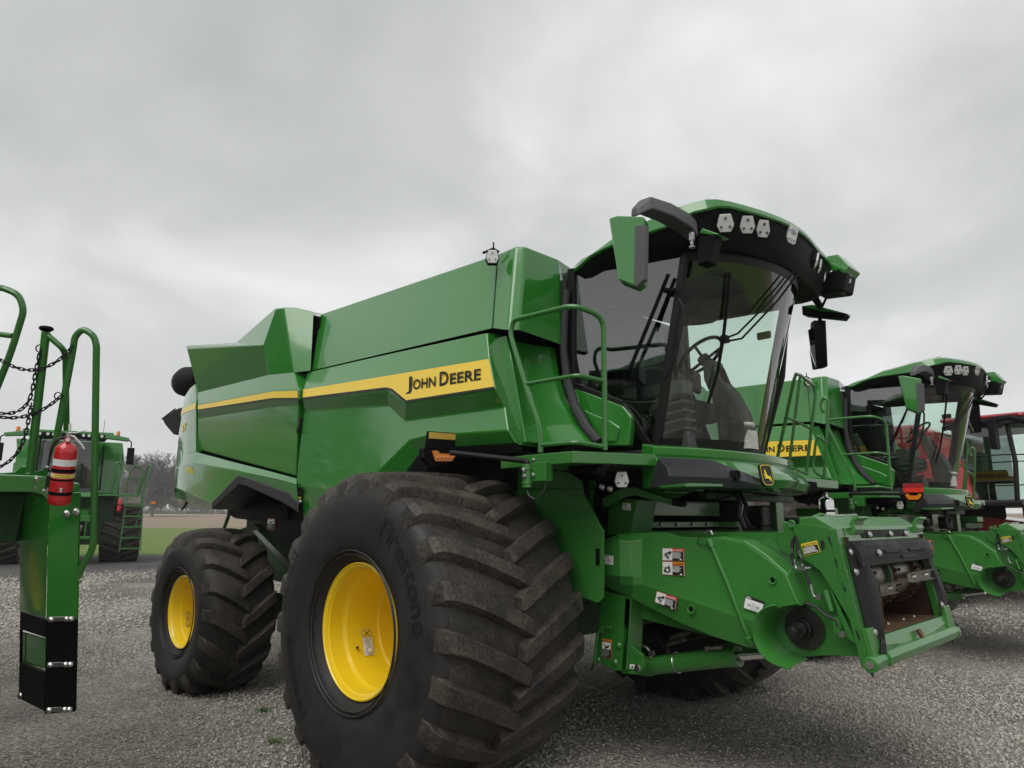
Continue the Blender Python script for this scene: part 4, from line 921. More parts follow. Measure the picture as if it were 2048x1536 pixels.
# ================================================================== feeder house
FU = V(-.164, 0, .986); FN = V(.986, 0, .164)
def fr(y, b, d=0.): return V(2.65, y, .90)+FU*b+FN*d
def build_feeder(root):
    yp = -.79
    mb = MB(); sec = [(2.50, .93), (2.42, 1.60), (1.05, 1.60), (.80, 1.50), (.75, 1.05), (1.3, .98), (2.2, .88)]
    for s in (-1, 1): mb.prism([V(a, s*.73, b_) for a, b_ in sec], (0, -s*.02, 0))
    mb.prism([V(a, -.73, b_) for a, b_ in ((2.42, 1.60), (1.05, 1.60), (1.05, 1.57), (2.42, 1.57))], (0, 1.46, 0)); mb.prism([V(a, -.73, b_) for a, b_ in ((1.9, .93), (.75, 1.05), (.75, 1.08), (1.9, .96))], (0, 1.46, 0))
    fh = mb.build('feeder_house', 'green_frame', root, .006)
    # front side plates
    out = [(1586, 1052), (1600, 1046), (1667, 1057), (1746, 1315), (1736, 1304), (1695, 1277), (1675, 1225), (1655, 1165), (1640, 1142), (1625, 1131), (1602, 1115), (1592, 1077)]
    for s in (-1, 1):
        pts = [at(u, v, y=yp) for u, v in out]
        pts[2] = fr(yp, .735); pts[3] = fr(yp, .0)
        if s > 0: pts = [mir(p_) for p_ in pts]
        pl = MB().prism(pts, (0, -s*.014, 0)).build('frame_side_plate', 'green_frame', root, .003)
        mb = MB(); y0, y1 = (yp-.004, yp+.10) if s < 0 else (-yp-.10, -yp+.004)
        mb.add([fr(y0, -.01), fr(y1, -.01), fr(y1-.00, .74), fr(y0, .74), fr(y0, -.01, -.05), fr(y1, -.01, -.012), fr(y1, .74, -.012), fr(y0, .74, -.05)], [(0, 1, 2, 3), (4, 7, 6, 5), (0, 4, 5, 1), (2, 6, 7, 3), (0, 3, 7, 4), (1, 5, 6, 2)])
        mb.build('frame_flange', 'green_frame', pl, .004)
        if s < 0:
            mb = MB()
            for u, v, u2, v2 in ((1655, 1073, 1661, 1090), (1668, 1118, 1674, 1136), (1682, 1164, 1689, 1183), (1696, 1212, 1703, 1231), (1710, 1260, 1717, 1279)):
                a, b_ = at(u, v, y=yp-.003), at(u2, v2, y=yp-.003); mb.prism([a, a+V(.012, 0, 0), b_+V(.012, 0, 0), b_], (0, -.001, 0))
            a = at(1645, 1089, y=yp-.003); mb.prism([a+V(.012*math.cos(q), 0, .028*math.sin(q)+(.0)) for q in np.linspace(0, 6.28, 11)[:-1]], (0, -.002, 0))
            mb.each('slot', 'black_ink', pl)
            decal(pl, at(1602, 1088, y=yp), at(1634, 1081, y=yp), at(1641, 1104, y=yp), at(1609, 1112, y=yp), (0, -1, 0), DEC_CAUTION)
    # top cover and header plate
    mb = MB(); tpf = [(2.30, 1.69), (2.40, 1.70), (2.505, 1.635), (2.53, 1.60), (2.50, 1.58), (2.30, 1.60)]
    mb.prism([V(a, -.76, b_) for a, b_ in tpf], (0, 1.52, 0)); mb.build('top_cover', 'green_cover', root, .008)
    mb = MB(); mb.prism([fr(-.69, .56, -.008), fr(.69, .56, -.008), fr(.69, .742, -.008), fr(-.69, .742, -.008)], FN*.012); mb.prism([fr(-.69, .70, -.02), fr(.69, .70, -.02), fr(.69, .742, -.02), fr(-.69, .742, -.02)], FN*.025); hd = mb.build('header_plate', 'green_frame', root, .003)
    mb = MB(); put_text(mb, 'l201', fr(-.42, .685, .007), V(0, 1, 0), FU, .11, .042, 0); mb.build('chalk_number', 'black_ink', hd)
    for y in (-.60, .56):
        mb = MB(); prof = [(-.02, .70), (.02, .70), (.04, .725), (.035, .75), (.045, .775), (.075, .785), (.072, .80), (.035, .795), (.008, .765), (.01, .735)]
        mb.prism([fr(y, b_, d) for d, b_ in prof], (0, .15, 0)); mb.build('header_hook', 'green_cover', root, .004)
    # rubber flaps
    mb = MB(); rows = []
    for y in np.linspace(-.70, .66, 12):
        rows.append([fr(y, .665, .006), fr(y, .655, .03), fr(y, .63, .055), fr(y, .57, .065), fr(y, .515, .06), fr(y, .512, .045), fr(y, .56, .04), fr(y, .62, .03)])
    mb.loft(rows); mb.poly(rows[0]); mb.poly(rows[-1]); mb.span(fr(-.45, .655, .0), fr(.42, .725, .012)); fl = mb.build('rubber_flap', 'rubber_flap', root, .004, 1, 25)
    mb = MB()
    for y0, y1, b_ in ((-.30, .02, .575), (.16, .5, .575), (-.02, .3, .535)): mb.prism([fr(y0, b_, .062), fr(y1, b_, .062), fr(y1, b_+.02, .062), fr(y0, b_+.02, .062)], FN*.012)
    mb.each('flap_rib', 'rubber_flap', fl, .003)
    lf = [(-.735, .66), (-.43, .64), (-.46, .45), (-.44, .33), (-.40, .26), (-.40, .20), (-.47, .14), (-.52, .06), (-.60, .02), (-.735, .03)]
    lf = [(-.735, .65), (-.42, .63), (-.45, .50), (-.44, .38), (-.40, .28), (-.40, .20), (-.47, .10), (-.53, .07), (-.62, .05), (-.70, .06)]
    rows = []
    for i in range(13):
        b_ = .65-.60*i/12; edge = -.50 + (.05*math.sin((b_-.25)*9) if b_ < .5 else 0) - (max(0, .2-b_)*.9); yo = -.735 + (.03 if b_ < .12 else 0)
        rows.append([fr(yo, b_, .006), fr(yo+.06, b_, .05), fr((yo+edge)/2+.02, b_, .062), fr(edge-.04, b_, .045), fr(edge, b_, .0), fr(edge-.01, b_, -.012), fr(edge-.07, b_, .03), fr(yo+.06, b_, .035)])
    mb = MB(); mb.loft(rows); mb.poly(rows[0]); mb.poly(rows[-1]); f2 = mb.build('rubber_flap', 'rubber_flap', root, 0, 1, 40)
    rows2 = [[r[3]+FN*.006+V(0, .0, 0), r[4]+V(.004, .006, 0), r[5]+V(0, .006, 0)] for r in rows[5:11]]
    mb = MB(); mb.loft(rows2); mb.build('worn_edge', 'worn_rubber', f2)
    rows = []
    for i in range(11):
        b_ = .63-.48*i/10; e0 = .60+(.10*math.sin(max(0, .5-b_)*7.2)); rows.append([fr(e0, b_, .0), fr(e0+.03, b_, .03), fr(e0+.10+.02*(i/10), b_, .03), fr(e0+.14, b_, .008), fr(e0+.06, b_, .006)])
    mb = MB(); mb.loft(rows); mb.poly(rows[0]); mb.poly(rows[-1]); mb.build('rubber_flap', 'rubber_flap', root, 0, 1, 40)
    mb = MB(); bolts(mb, [fr(y, .695, .013) for y in (-.33, .05, .36)], FN, .017); bolts(mb, [fr(-.715, .60, .02), fr(-.715, .49, .02), fr(-.42, .58, .07), fr(-.69, .16, .03), fr(-.62, .10, .03), fr(.70, .55, .02), fr(.68, .2, .02)], FN, .017); mb.each('bolt', 'bolt', hd)
    # mouth: floor, walls, lip, beam
    mb = MB(); mb.add([fr(-.66, .125, .0), fr(.70, .125, .0), V(1.5, .70, 1.0), V(1.5, -.66, 1.0)], [(0, 1, 2, 3)]); mb.build('feeder_floor', 'rust_floor', root)
    mb = MB(); bolts(mb, [V(2.50, y, 1.022) for y in (-.3, .0, .3, .52)], (0, 0, 1), .010); mb.each('floor_bolt', 'worn_steel', root)
    for s in (-1, 1): MB().span((1.5, s*.715, .96), (2.56, s*.70, 1.58)).build('mouth_wall', 'rust_chain', root)
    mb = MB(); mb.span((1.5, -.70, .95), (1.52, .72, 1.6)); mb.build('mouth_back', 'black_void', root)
    mb = MB(); lipf = [fr(-.66, .13, .012), fr(.70, .13, .012), fr(.70, .08, .022), fr(.02, .03, .03), fr(-.66, .08, .022)]; mb.prism(lipf, -FN*.03); mb.prism([fr(-.66, .08, .02), fr(.70, .08, .02), fr(.70, -.02, .01), fr(-.66, -.02, .01)], -FN*.05)
    mb.build('feeder_lip', 'green_cover', root, .006)
    MB().prism([fr(-.02, .10, .045), fr(.03, .105, .045), fr(.04, .075, .055), (fr(.0, .055, .06))], -FN*.018).build('rust_notch', 'rust_floor', root)
    mb = MB(); bm_ = [(.00, -.025), (.06, -.02), (.075, .02), (.06, .055), (.0, .06)]
    mb.prism([fr(-.66, b_, d+.0) for d, b_ in bm_], (0, 1.32, 0)); mb.prism([fr(-.83, b_*.85+.0, d*.85) for d, b_ in bm_], (0, .17, 0)); mb.prism([fr(.66, b_*.85, d*.85) for d, b_ in bm_], (0, .11, 0)); mb.cyl(fr(-.86, .01, .025), fr(-.78, .01, .025), .042, 18); mb.cyl(fr(.74, .01, .025), fr(.79, .01, .025), .042, 18)
    for s in (-1, 1):
        mb.prism([fr(s*.80, .02, .0), fr(s*.80, .19, .0), fr(s*.68, .19, .0), fr(s*.66, .02, .0)], FN*.035)
    lk = mb.build('locking_bar', 'green_cover', root, .006)
    MB().cyl(fr(-.868, .01, .025), fr(-.86, .01, .025), .022, 14).build('bolt', 'bolt', lk)
    # drum with chains and slats
    dc = V(2.40, 0, 1.32); mb = MB(); mb.lathe([(0, -.66), (.15, -.66), (.15, .70), (0, .70)], 40, dc); dr = mb.build('feeder_drum', 'worn_steel', root, .004)
    for y in (-.42, -.08, .0, .42):
        mb = MB(); mb.lathe([(.145, y-.025), (.178, y-.02), (.178, y+.02), (.145, y+.025)], 40, dc); mb.build('drum_band', 'green_dark' if y == -.08 else 'rust_chain', dr)
    for y in (-.42, .02, .44):
        for sd_ in (-1, 1):
            mb = MB()
            for i in range(26):
                a = 2*math.pi*i/26; p_ = dc+V(.186*math.cos(a), y+sd_*.03, .186*math.sin(a)); mb.sphere(p_, .012, 5)
            mb.build('drum_chain', 'rust_chain', dr, kind='stuff')
    for y0, y1, a in ((-.62, -.10, R_(-14)), (.12, .62, R_(-2)), (-.62, -.02, R_(95))):
        c = dc+V(.20*math.cos(a), 0, .20*math.sin(a)); nr = V(math.cos(a), 0, math.sin(a)); tg = V(-math.sin(a), 0, math.cos(a))
        mb = MB(); L = [(-.032, .03), (-.032, 0), (.032, 0), (.032, .03), (.027, .03), (.027, .006), (-.027, .006), (-.027, .03)]
        mb.prism([V(c.x, y0, c.z)+tg*p_+nr*q_ for p_, q_ in L], (0, y1-y0, 0)); bolts(mb, [V(c.x, y, c.z)+nr*.006 for y in (y0+.10, y0+.14, y1-.14, y1-.10)], nr, .010, 1); mb.build('feeder_slat', ['worn_steel', 'bolt'], dr)
    # chain-drive cover (big moulded shield)
    Y = -.90; P_ = lambda u, v, y=Y: at(u, v, y=y)
    top = [P_(1207, 1080, -.93), P_(1238, 1068, -.93), P_(1262, 1066, -.90), P_(1290, 1065), P_(1333, 1064), P_(1362, 1073), P_(1422, 1075), P_(1446, 1072), P_(1488, 1080), P_(1530, 1107), P_(1576, 1147)]
    mid = [P_(1207, 1150, -.97), P_(1240, 1152, -.97), P_(1266, 1153, -.945), P_(1284, 1156), P_(1320, 1170), P_(1355, 1181), P_(1400, 1197), P_(1430, 1208), P_(1470, 1222), P_(1500, 1227), P_(1590, 1203, -.92)]
    up2 = [P_(1209, 1088, -.97), P_(1238, 1080, -.97), P_(1258, 1083, -.945), P_(1285, 1080, -.905), P_(1333, 1074, -.905), P_(1362, 1082, -.905), P_(1422, 1084, -.905), P_(1446, 1080, -.905), P_(1482, 1086, -.905), P_(1526, 1114, -.905), P_(1571, 1151, -.905)]
    bot0 = [P_(1207, 1158, -.93), P_(1240, 1168, -.93), P_(1266, 1172, -.92), P_(1284, 1168, -.905), P_(1320, 1182, -.905), P_(1355, 1193, -.905), P_(1400, 1209, -.905), P_(1430, 1219, -.905), P_(1470, 1233, -.905), P_(1500, 1240, -.905), P_(1518, 1243, -.905)]
    bot = [P_(1207, 1172, -.86), P_(1240, 1186, -.86), P_(1262, 1197, -.86), P_(1290, 1211, -.86), P_(1325, 1228, -.86), P_(1360, 1246, -.86), P_(1400, 1262, -.86), P_(1430, 1274, -.86), P_(1470, 1287, -.86), P_(1500, 1296, -.86), P_(1522, 1299, -.86)]
    inn = lambda p_: V(p_.x, -.74, p_.z)
    # keep the curved cut-out for the sprocket
    mid[10] = P_(1512, 1236, -.90)
    mb = MB(); mb.loft([[inn(p_) for p_ in top], top, up2]); 
    hold = [P_(1597, 1208, -.92), P_(1586, 1210, -.915), P_(1555, 1214, -.905), P_(1530, 1222, -.90)]
    mb.loft([up2[:11], mid[:10]+[P_(1530, 1222, -.90)]][:2])
    mb.poly([up2[10], hold[0], hold[1], hold[2], P_(1530, 1222, -.90)]); mb.poly([top[10], P_(1599, 1211, -.90), hold[0], up2[10]])
    mb.poly([P_(1530, 1222, -.90), mid[10], mid[9]])
    mb.loft([mid, bot0, bot, [inn(p_) for p_ in bot]])
    for L in ([top[0], up2[0], mid[0], bot0[0], bot[0]], [top[10], P_(1599, 1211, -.90)]):
        for a, b_ in zip(L, L[1:]): mb.poly([a, b_, inn(b_), inn(a)])
    cv = mb.build('drive_cover', 'green_cover', root, .016, 4, 40)
    # lip: half-cylinder scoop round the sprocket
    c = at(1578, 1267, y=-.86); rows = []
    for i in range(25):
        q = R_(95+(268-95)*i/24); R1 = .158; row = []; tail = V(.05, 0, -.008)*max(0, (i-22)/2)
        for y, rr in ((-.74, .225), (-.86, .228), (-.94, .236), (-.975, .252), (-.972, .258), (-.94, .243), (-.84, .237), (-.74, .233)):
            row.append(c + tail + V(math.cos(q)*(rr-.245+R1), y+.86, math.sin(q)*(rr-.245+R1)))
        rows.append(row)
    mb = MB(); mb.loft(rows); mb.poly(rows[0]); mb.poly(rows[-1]); mb.build('cover_lip', 'green_cover', cv, 0, 2, 50)
    # strap, holes, knob, decals
    mb = MB(); mb.tube([at(1422, 1088, y=-.915), at(1455, 1165, y=-.915), at(1490, 1258, y=-.905), at(1505, 1288, y=-.875)], .014, 8); mb.cyl(at(1418, 1079, y=-.915), at(1424, 1094, y=-.915), .021, 12); mb.cyl(at(1496, 1274, y=-.90), at(1503, 1289, y=-.875), .019, 12); mb.build('cover_strut', 'green_cover', cv)
    mb = MB(); mb.tube([at(1408, 1068, y=-.90), at(1412, 1062, y=-.90), at(1422, 1061, y=-.90), at(1425, 1069, y=-.90)], .006, 6, 0, False, .02); mb.tube([at(u, v, y=-.925) for u, v in ((1410, 1068), (1394, 1080), (1396, 1090), (1412, 1092), (1420, 1088))], .003, 5, 1, False, .03); mb.build('latch_pin', ['steel', 'hose'], cv)
    for u, v, r in ((1383, 1218, .028), (1546, 1160, .024)):
        p_ = at(u, v, y=-.905); MB().lathe([(0, .004), (r*.62, .004), (r*.66, -.004), (r, -.006), (r*1.08, 0)], 20, p_+V(0, -.004, 0)).build('cover_hole', ['green_cover'], cv)
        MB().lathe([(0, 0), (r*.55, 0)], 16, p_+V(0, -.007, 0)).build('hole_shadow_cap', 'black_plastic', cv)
    DQ = lambda a, b_, c_, d, y, sp, nm='warning_decal': decal(cv, at(*a, y=y), at(*b_, y=y), at(*c_, y=y), at(*d, y=y), (0, -1, 0), sp, nm)
    DQ((1325, 1096), (1369, 1097), (1369, 1122), (1325, 1121), -.906, DEC_DANGER); DQ((1325, 1123), (1369, 1124), (1370, 1152), (1325, 1149), -.906, DEC_WARN)
    DQ((1314, 1182), (1355, 1195), (1351, 1220), (1310, 1204), -.908, DEC_DANGER); DQ((1492, 1190), (1530, 1204), (1523, 1228), (1487, 1216), -.908, DEC_INFO, 'information_decal'); DQ((1207.5, 1109), (1227, 1112), (1227, 1130), (1207.5, 1128), -.972, DEC_SMALL, 'information_decal')
    # sprocket and shaft
    c = at(1608, 1257, y=-.76); mb = MB(); out = []
    for i in range(68):
        a = 2*math.pi*i/68; r = .122 if i % 2 else .112; out.append(c+V(r*math.cos(a), 0, r*math.sin(a)))
    mb.prism(out, (0, .012, 0)); mb.lathe([(.05, -.05), (.058, -.05), (.058, .0)], 20, c); mb.lathe([(0, -.18), (.020, -.18), (.026, -.17), (.026, -.09), (.045, -.09), (.045, 0)], 20, c); mb.build('drive_sprocket', 'dark_steel', root, .002)
    # panel behind the sprocket
    MB().prism([V(2.15, -.735, .90), V(2.58, -.735, .93), V(2.5, -.735, 1.58), V(2.15, -.735, 1.58)], (0, .004, 0)).build('feeder_side_sheet', 'green_frame', root)
    mb = MB(); mb.prism([at(u, v, y=-.76) for u, v in ((1590, 1050), (1565, 1042), (1566, 1072), (1556, 1075), (1556, 1098), (1592, 1120), (1600, 1090))], (0, .03, 0)); mb.lathe([(.010, -.004), (.022, -.008), (.026, 0)], 14, at(1583, 1048, y=-.77)); mb.build('pivot_lug', 'green_frame', root, .006)
    # hydraulic hoses and fittings on the frame side
    hz = lambda L, y=-.83: [at(u, v, y=y) for u, v in L]
    mb = MB(); mb.tube(hz(((1592, 1072), (1585, 1085), (1584, 1110), (1589, 1132))), .011, 8); mb.tube(hz(((1592, 1075), (1596, 1100), (1605, 1128))), .009, 8); mb.tube(hz(((1607, 1140), (1613, 1152), (1620, 1170))), .010, 8); mb.tube(hz(((1598, 1204), (1612, 1206), (1632, 1214), (1650, 1230), (1672, 1240), (1676, 1255))), .009, 8); mb.each('hydraulic_hose', 'hose', root)
    mb = MB(); mb.tube(hz(((1589, 1118), (1589, 1128), (1593, 1136), (1600, 1138), (1622, 1136))), .009, 8); mb.tube(hz(((1600, 1108), (1605, 1132))), .008, 8); mb.tube(hz(((1621, 1168), (1625, 1185), (1629, 1193), (1643, 1194))), .008, 8); mb.box(at(1604, 1137, y=-.83), (.05, .03, .025)); mb.box(at(1638, 1194, y=-.83), (.03, .025, .03)); mb.box(at(1685, 1268, y=-.84), (.03, .03, .03)); mb.tube(hz(((1589, 1128), (1580, 1143))), .003, 5); mb.box(at(1584, 1101, y=-.845), (.012, .01, .03)); mb.box(at(1598, 1106, y=-.845), (.010, .01, .03)); mb.each('hose_fitting', 'steel', root)
    mb = MB(); mb.cyl(at(1650, 1180, y=-.80), at(1662, 1222, y=-.80), .018, 12); mb.box(at(1676, 1250, y=-.81), (.03, .05, .09)); mb.each('lock_actuator', 'green_frame', root)
    mb = MB(); mb.tube([at(1617, 1040, y=-.6), at(1640, 1029, y=-.5), at(1660, 1033, y=-.45)], .012, 6); mb.tube([at(1652, 1032, y=-.5), at(1712, 1031, y=.3)], .011, 6, 1); mb.tube([at(1680, 1041, y=-.2), at(1698, 1031, y=.0), at(1712, 1031, y=.2)], .012, 6); mb.build('latch_linkage', ['green_cover', 'steel'], root)

# ================================================================== things under the cab and chassis
def build_under(root):
    # lift cylinder
    a, b_, c = at(1290, 1333, y=-.62), at(1478, 1312, y=-.62), at(1552, 1306, y=-.62)
    mb = MB(); mb.cyl(a, b_, .062, 20); mb.cyl(b_-(b_-a).normalized()*.05, b_, .067, 20); mb.cyl(a, a+(b_-a).normalized()*.05, .068, 20); mb.cyl(a-V(0, .08, 0), a+V(0, .08, 0), .05, 16); lc = mb.build('lift_cylinder', 'green_frame', root, .004)
    mb = MB(); mb.cyl(b_, c, .030, 16); mb.build('cylinder_rod', 'chrome', lc)
    m_ = at(1355, 1325, y=-.62); d = (b_-a).normalized(); mb = MB(); mb.tube([m_+ (V(0, 1, 0)*math.cos(q)+d.cross(V(0, 1, 0))*math.sin(q))*.066 for q in np.linspace(0, 2*math.pi, 20, endpoint=False)], .005, 6, closed=True); mb.build('cylinder_strap', 'steel', lc)
    a2, c2 = mir(a), mir(c); mb = MB(); mb.cyl(a2, mir(b_), .062, 16); mb.cyl(mir(b_), c2, .03, 12); mb.build('lift_cylinder', 'green_frame', root)
    mb = MB(); f_ = lambda u, v, y=-.66: at(u, v, y=y)
    mb.tube([f_(1262, 1297), f_(1285, 1290), f_(1298, 1298), f_(1302, 1312), f_(1304, 1318)], .012, 8, 0, False, .03); mb.box(f_(1303, 1306), (.035, .03, .03)); mb.tube([f_(1412, 1298), f_(1445, 1294)], .013, 8); mb.box(f_(1416, 1297), (.03, .03, .03)); mb.tube([f_(1340, 1275, -.4), f_(1380, 1264, -.4)], .018, 8); mb.tube([f_(1335, 1288, -.4), f_(1372, 1277, -.4)], .018, 8); mb.each('hose_fitting', 'worn_steel', root)
    mb = MB()
    for L in (((1290, 1280, -.4), (1315, 1278, -.45), (1335, 1300, -.5), (1340, 1320, -.5)), ((1375, 1265, -.4), (1420, 1258, -.4), (1470, 1245, -.4)), ((1370, 1278, -.4), (1430, 1268, -.4)), ((1275, 1285, -.5), (1250, 1300, -.5), (1200, 1290, -.6))): mb.tube([at(u, v, y=y) for u, v, y in L], .014, 8)
    mb.each('hydraulic_hose', 'hose', root)
    # side bracket with handle and decal
    mb = MB(); mb.prism([at(u, v, y=-.86) for u, v in ((1192, 1322), (1203, 1180), (1262, 1195), (1258, 1262), (1252, 1340), (1230, 1342))], (0, .02, 0)); mb.prism([at(u, v, y=-.86) for u, v in ((1250, 1195), (1262, 1197), (1255, 1340), (1243, 1340))], (0, .16, 0))
    mb.prism([at(u, v, y=-.84) for u, v in ((1255, 1285), (1285, 1310), (1288, 1335), (1276, 1350), (1240, 1346))], (0, .03, 0)); br = mb.build('axle_bracket', 'green_frame', root, .004)
    decal(br, at(1205, 1277, y=-.862), at(1224, 1280, y=-.862), at(1223, 1318, y=-.862), at(1204, 1315, y=-.862), (0, -1, 0), DEC_TALL)
    decal(br, at(1260, 1328, y=-.845), at(1270, 1329, y=-.845), at(1270, 1338, y=-.845), at(1260, 1337, y=-.845), (0, -1, 0), DEC_LIFT, 'lift_decal')
    mb = MB(); bolts(mb, [at(u, v, y=-.862) for u, v in ((1237, 1291), (1230, 1325), (1196, 1320), (1203, 1262))], (0, -1, 0), .018); mb.each('bolt', 'green_frame', br)
    MB().lathe([(.0, -.012), (.02, -.012), (.026, 0)], 14, at(1275, 1336, y=-.845)).build('pin', 'steel', br)
    mb = MB(); mb.tube([at(u, v, y=-.90) for u, v in ((1222, 1254), (1200, 1258), (1195, 1268), (1188, 1325))], .011, 8, round_=.03); mb.tube([at(1188, 1325, y=-.90), at(1183, 1341, y=-.90)], .008, 6, 1); mb.build('pull_handle', ['green_frame', 'hose'], br)
    # inner wheel shield
    mb = MB(); mb.prism([at(u, v, y=-1.12) for u, v in ((1206, 1062), (1165, 986), (1162, 962), (1140, 945), (900, 905), (850, 1150), (1150, 1190), (1195, 1206), (1206, 1196))], (0, .02, 0)); ws = mb.build('wheel_shield', 'green_frame', root, .004)
    mb = MB(); mb.prism([at(u, v, y=-1.124) for u, v in ((1191, 1097), (1199, 1097), (1199, 1131), (1191, 1131))], (0, .002, 0)); mb.build('hand_slot', 'black_void', ws)
    mb = MB(); mb.tube([at(u, v, y=-1.13) for u, v in ((1000, 975), (1160, 978))], .006, 6); mb.build('fold_line', 'green_frame', ws)
    # posts and plates between the platform and the feeder
    mb = MB(); mb.prism([at(u, v, y=-.95) for u, v in ((1165, 960), (1188, 960), (1190, 1050), (1206, 1060), (1165, 985))], (0, .02, 0)); mb.prism([at(u, v, y=-.80) for u, v in ((1218, 1005), (1274, 1000), (1262, 1068), (1214, 1070))], (0, .25, 0)); pk = mb.build('support_post', 'green_frame', root, .004)
    decal(pk, at(1246, 1006, y=-.802), at(1262, 1007, y=-.802), at(1262, 1021, y=-.802), at(1245, 1019, y=-.802), (0, -1, 0), DEC_BAR, 'barcode_label')
    mb = MB(); mb.prism([at(u, v, y=-.92) for u, v in ((1203, 998), (1240, 978), (1262, 971), (1344, 1000), (1342, 1010), (1268, 990), (1240, 995), (1208, 1015))], (0, .05, 0), 0); mb.prism([at(u, v, y=-.925) for u, v in ((1343, 999), (1360, 1002), (1366, 1007), (1362, 1014), (1343, 1011))], (0, .06, 0), 1); mb.build('support_arm', ['green_frame', 'black_plastic'], root, .004)
    mb = MB(); mb.prism([at(u, v, y=-.70) for u, v in ((1262, 965), (1330, 966), (1330, 985), (1310, 995), (1262, 985))], (0, .3, 0)); mb.prism([at(u, v, y=-.6) for u, v in ((1330, 970), (1395, 972), (1392, 982), (1332, 985))], (0, .1, 0)); mb.each('cab_bracket', 'green_frame', root, .004)
    mb = MB(); bolts(mb, [at(1203, 973, y=-.96), at(1219, 977, y=-.96)], (.3, -1, 0), .02); mb.each('bolt', 'bolt', root)
    # throat above the feeder
    mb = MB(); mb.span((.98, -.74, 1.71), (1.02, .62, 1.83)); mb.span((.9, -.74, 1.62), (1.07, .95, 1.665)); mb.each('throat_frame', 'green_frame', root, .005)
    mb = MB(); mb.span((.80, -1.0, 1.50), (.86, 1.25, 2.1)); mb.build('throat_shade', 'black_void', root)  # added black backing, stands in for the shade of the open throat
    mb = MB(); bolts(mb, [V(1.072, y, 1.645) for y in np.linspace(-.6, .75, 7)], (1, 0, 0), .010); mb.each('bolt', 'bolt', root)
    mb = MB(); mb.tube([at(u, v, y=.1) for u, v in ((1470, 985), (1480, 1000), (1478, 1030), (1490, 1060), (1530, 1070))], .022, 8); mb.tube([at(u, v, y=.2) for u, v in ((1478, 985), (1492, 1010), (1488, 1040), (1500, 1065))], .018, 8); mb.tube([at(u, v, y=.2) for u, v in ((1500, 1018), (1488, 1030), (1500, 1055), (1525, 1070))], .014, 8); mb.tube([at(u, v, y=-.2) for u, v in ((1380, 988), (1405, 1000), (1440, 998), (1470, 990))], .006, 6); mb.each('cab_hose', 'hose', root)
    MB().span((1.30, -.2, 1.83), (1.38, 1.30, 1.885)).build('cab_frame_beam', 'green_dark', root, .008); MB().span((1.02, .88, 1.15), (1.06, 1.16, 1.92)).build('throat_side_plate', 'green_frame', root, .006); MB().span((1.30, .98, 1.50), (1.36, 1.12, 1.86)).build('cab_frame_bracket', 'green_frame', root, .006)
    mb = MB(); mb.span((1.15, .80, 1.62), (1.32, 1.0, 1.80)); mb.build('valve_block', 'dark_steel', root, .02)
    # underside of the rear: duct, belt guard, link
    mb = MB(); mb.tube([at(480, 1012, y=-1.1), at(540, 1016, y=-1.1), at(600, 1020, y=-1.1)], .155, 20); mb.build('air_duct', 'black_plastic', root)
    mb = MB(); mb.prism([at(u, v, y=-1.2) for u, v in ((505, 1030), (560, 1000), (620, 1010), (625, 1130), (590, 1120))], (0, .3, 0)); dk = mb.build('belt_guard', 'black_plastic', root, .01)
    decal(dk, at(536, 1035, y=-1.205), at(551, 1035, y=-1.205), at(550, 1059, y=-1.205), at(535, 1059, y=-1.205), (0, -1, 0), DEC_TALL)
    mb = MB(); mb.prism([at(u, v, y=-1.15) for u, v in ((505, 1062), (514, 1060), (585, 1130), (578, 1140))], (0, .04, 0)); mb.build('chaffer_link', 'steel', root)
    mb = MB(); mb.prism([at(u, v, y=-1.1) for u, v in ((470, 1062), (508, 1048), (600, 1140), (600, 1175), (545, 1160))], (0, .1, 0)); mb.build('shoe_side', 'green_dark', root, .006)
    mb = MB(); mb.tube([at(u, v, y=-1.2) for u, v in ((463, 1000), (458, 1030), (448, 1057))], .022, 8, round_=.05); mb.build('tail_strut', 'green_frame', root)
    mb = MB(); mb.tube([at(374, 1003, y=-1.3), at(370, 1012, y=-1.3), at(364, 1018, y=-1.3)], .02, 6); mb.build('tail_hook', 'grey_plastic', root)
    mb = MB(); mb.span((-2.6, -1.15, .70), (-.7, -.85, .92)); mb.span((-2.6, .85, .70), (-.7, 1.15, .92)); mb.each('frame_rail', 'green_dark', root, .01)
# ================================================================== ground
LOTDIR = V(-.90, .436, 0).normalized(); LOTPERP = V(-LOTDIR.y, LOTDIR.x, 0)
def height(x, y):
    s = (Vector((x, y, 0))-V(CAM.x, CAM.y, 0)).dot(LOTDIR)
    r = math.hypot(x-CAM.x, y-CAM.y)
    w = max(0, min(1, (s/max(r, .1)-.3)/.4))
    q = max(0, min(1, (r-8)/15.)); h = .27*w*q*q*(3-2*q)
    q = max(0, min(1, (r-70)/250.)); h += 4.0*q*q*(3-2*q)
    return h
m, nt, b = nmat('ground'); setp(b, (.2, .2, .19), .9, 0, 0, .3)
tcn = N(nt, 'ShaderNodeTexCoord'); pos = tcn.outputs['Object']
sp = N(nt, 'ShaderNodeVectorMath', operation='DISTANCE'); nt.links.new(pos, sp.inputs[0]); sp.inputs[1].default_value = (CAM.x, CAM.y, 0)
wob = noise(nt, .12, 4, .6, pos)
dist = N(nt, 'ShaderNodeMath', operation='MULTIPLY_ADD'); nt.links.new(wob, dist.inputs[0]); dist.inputs[1].default_value = 9.; nt.links.new(sp.outputs['Value'], dist.inputs[2])
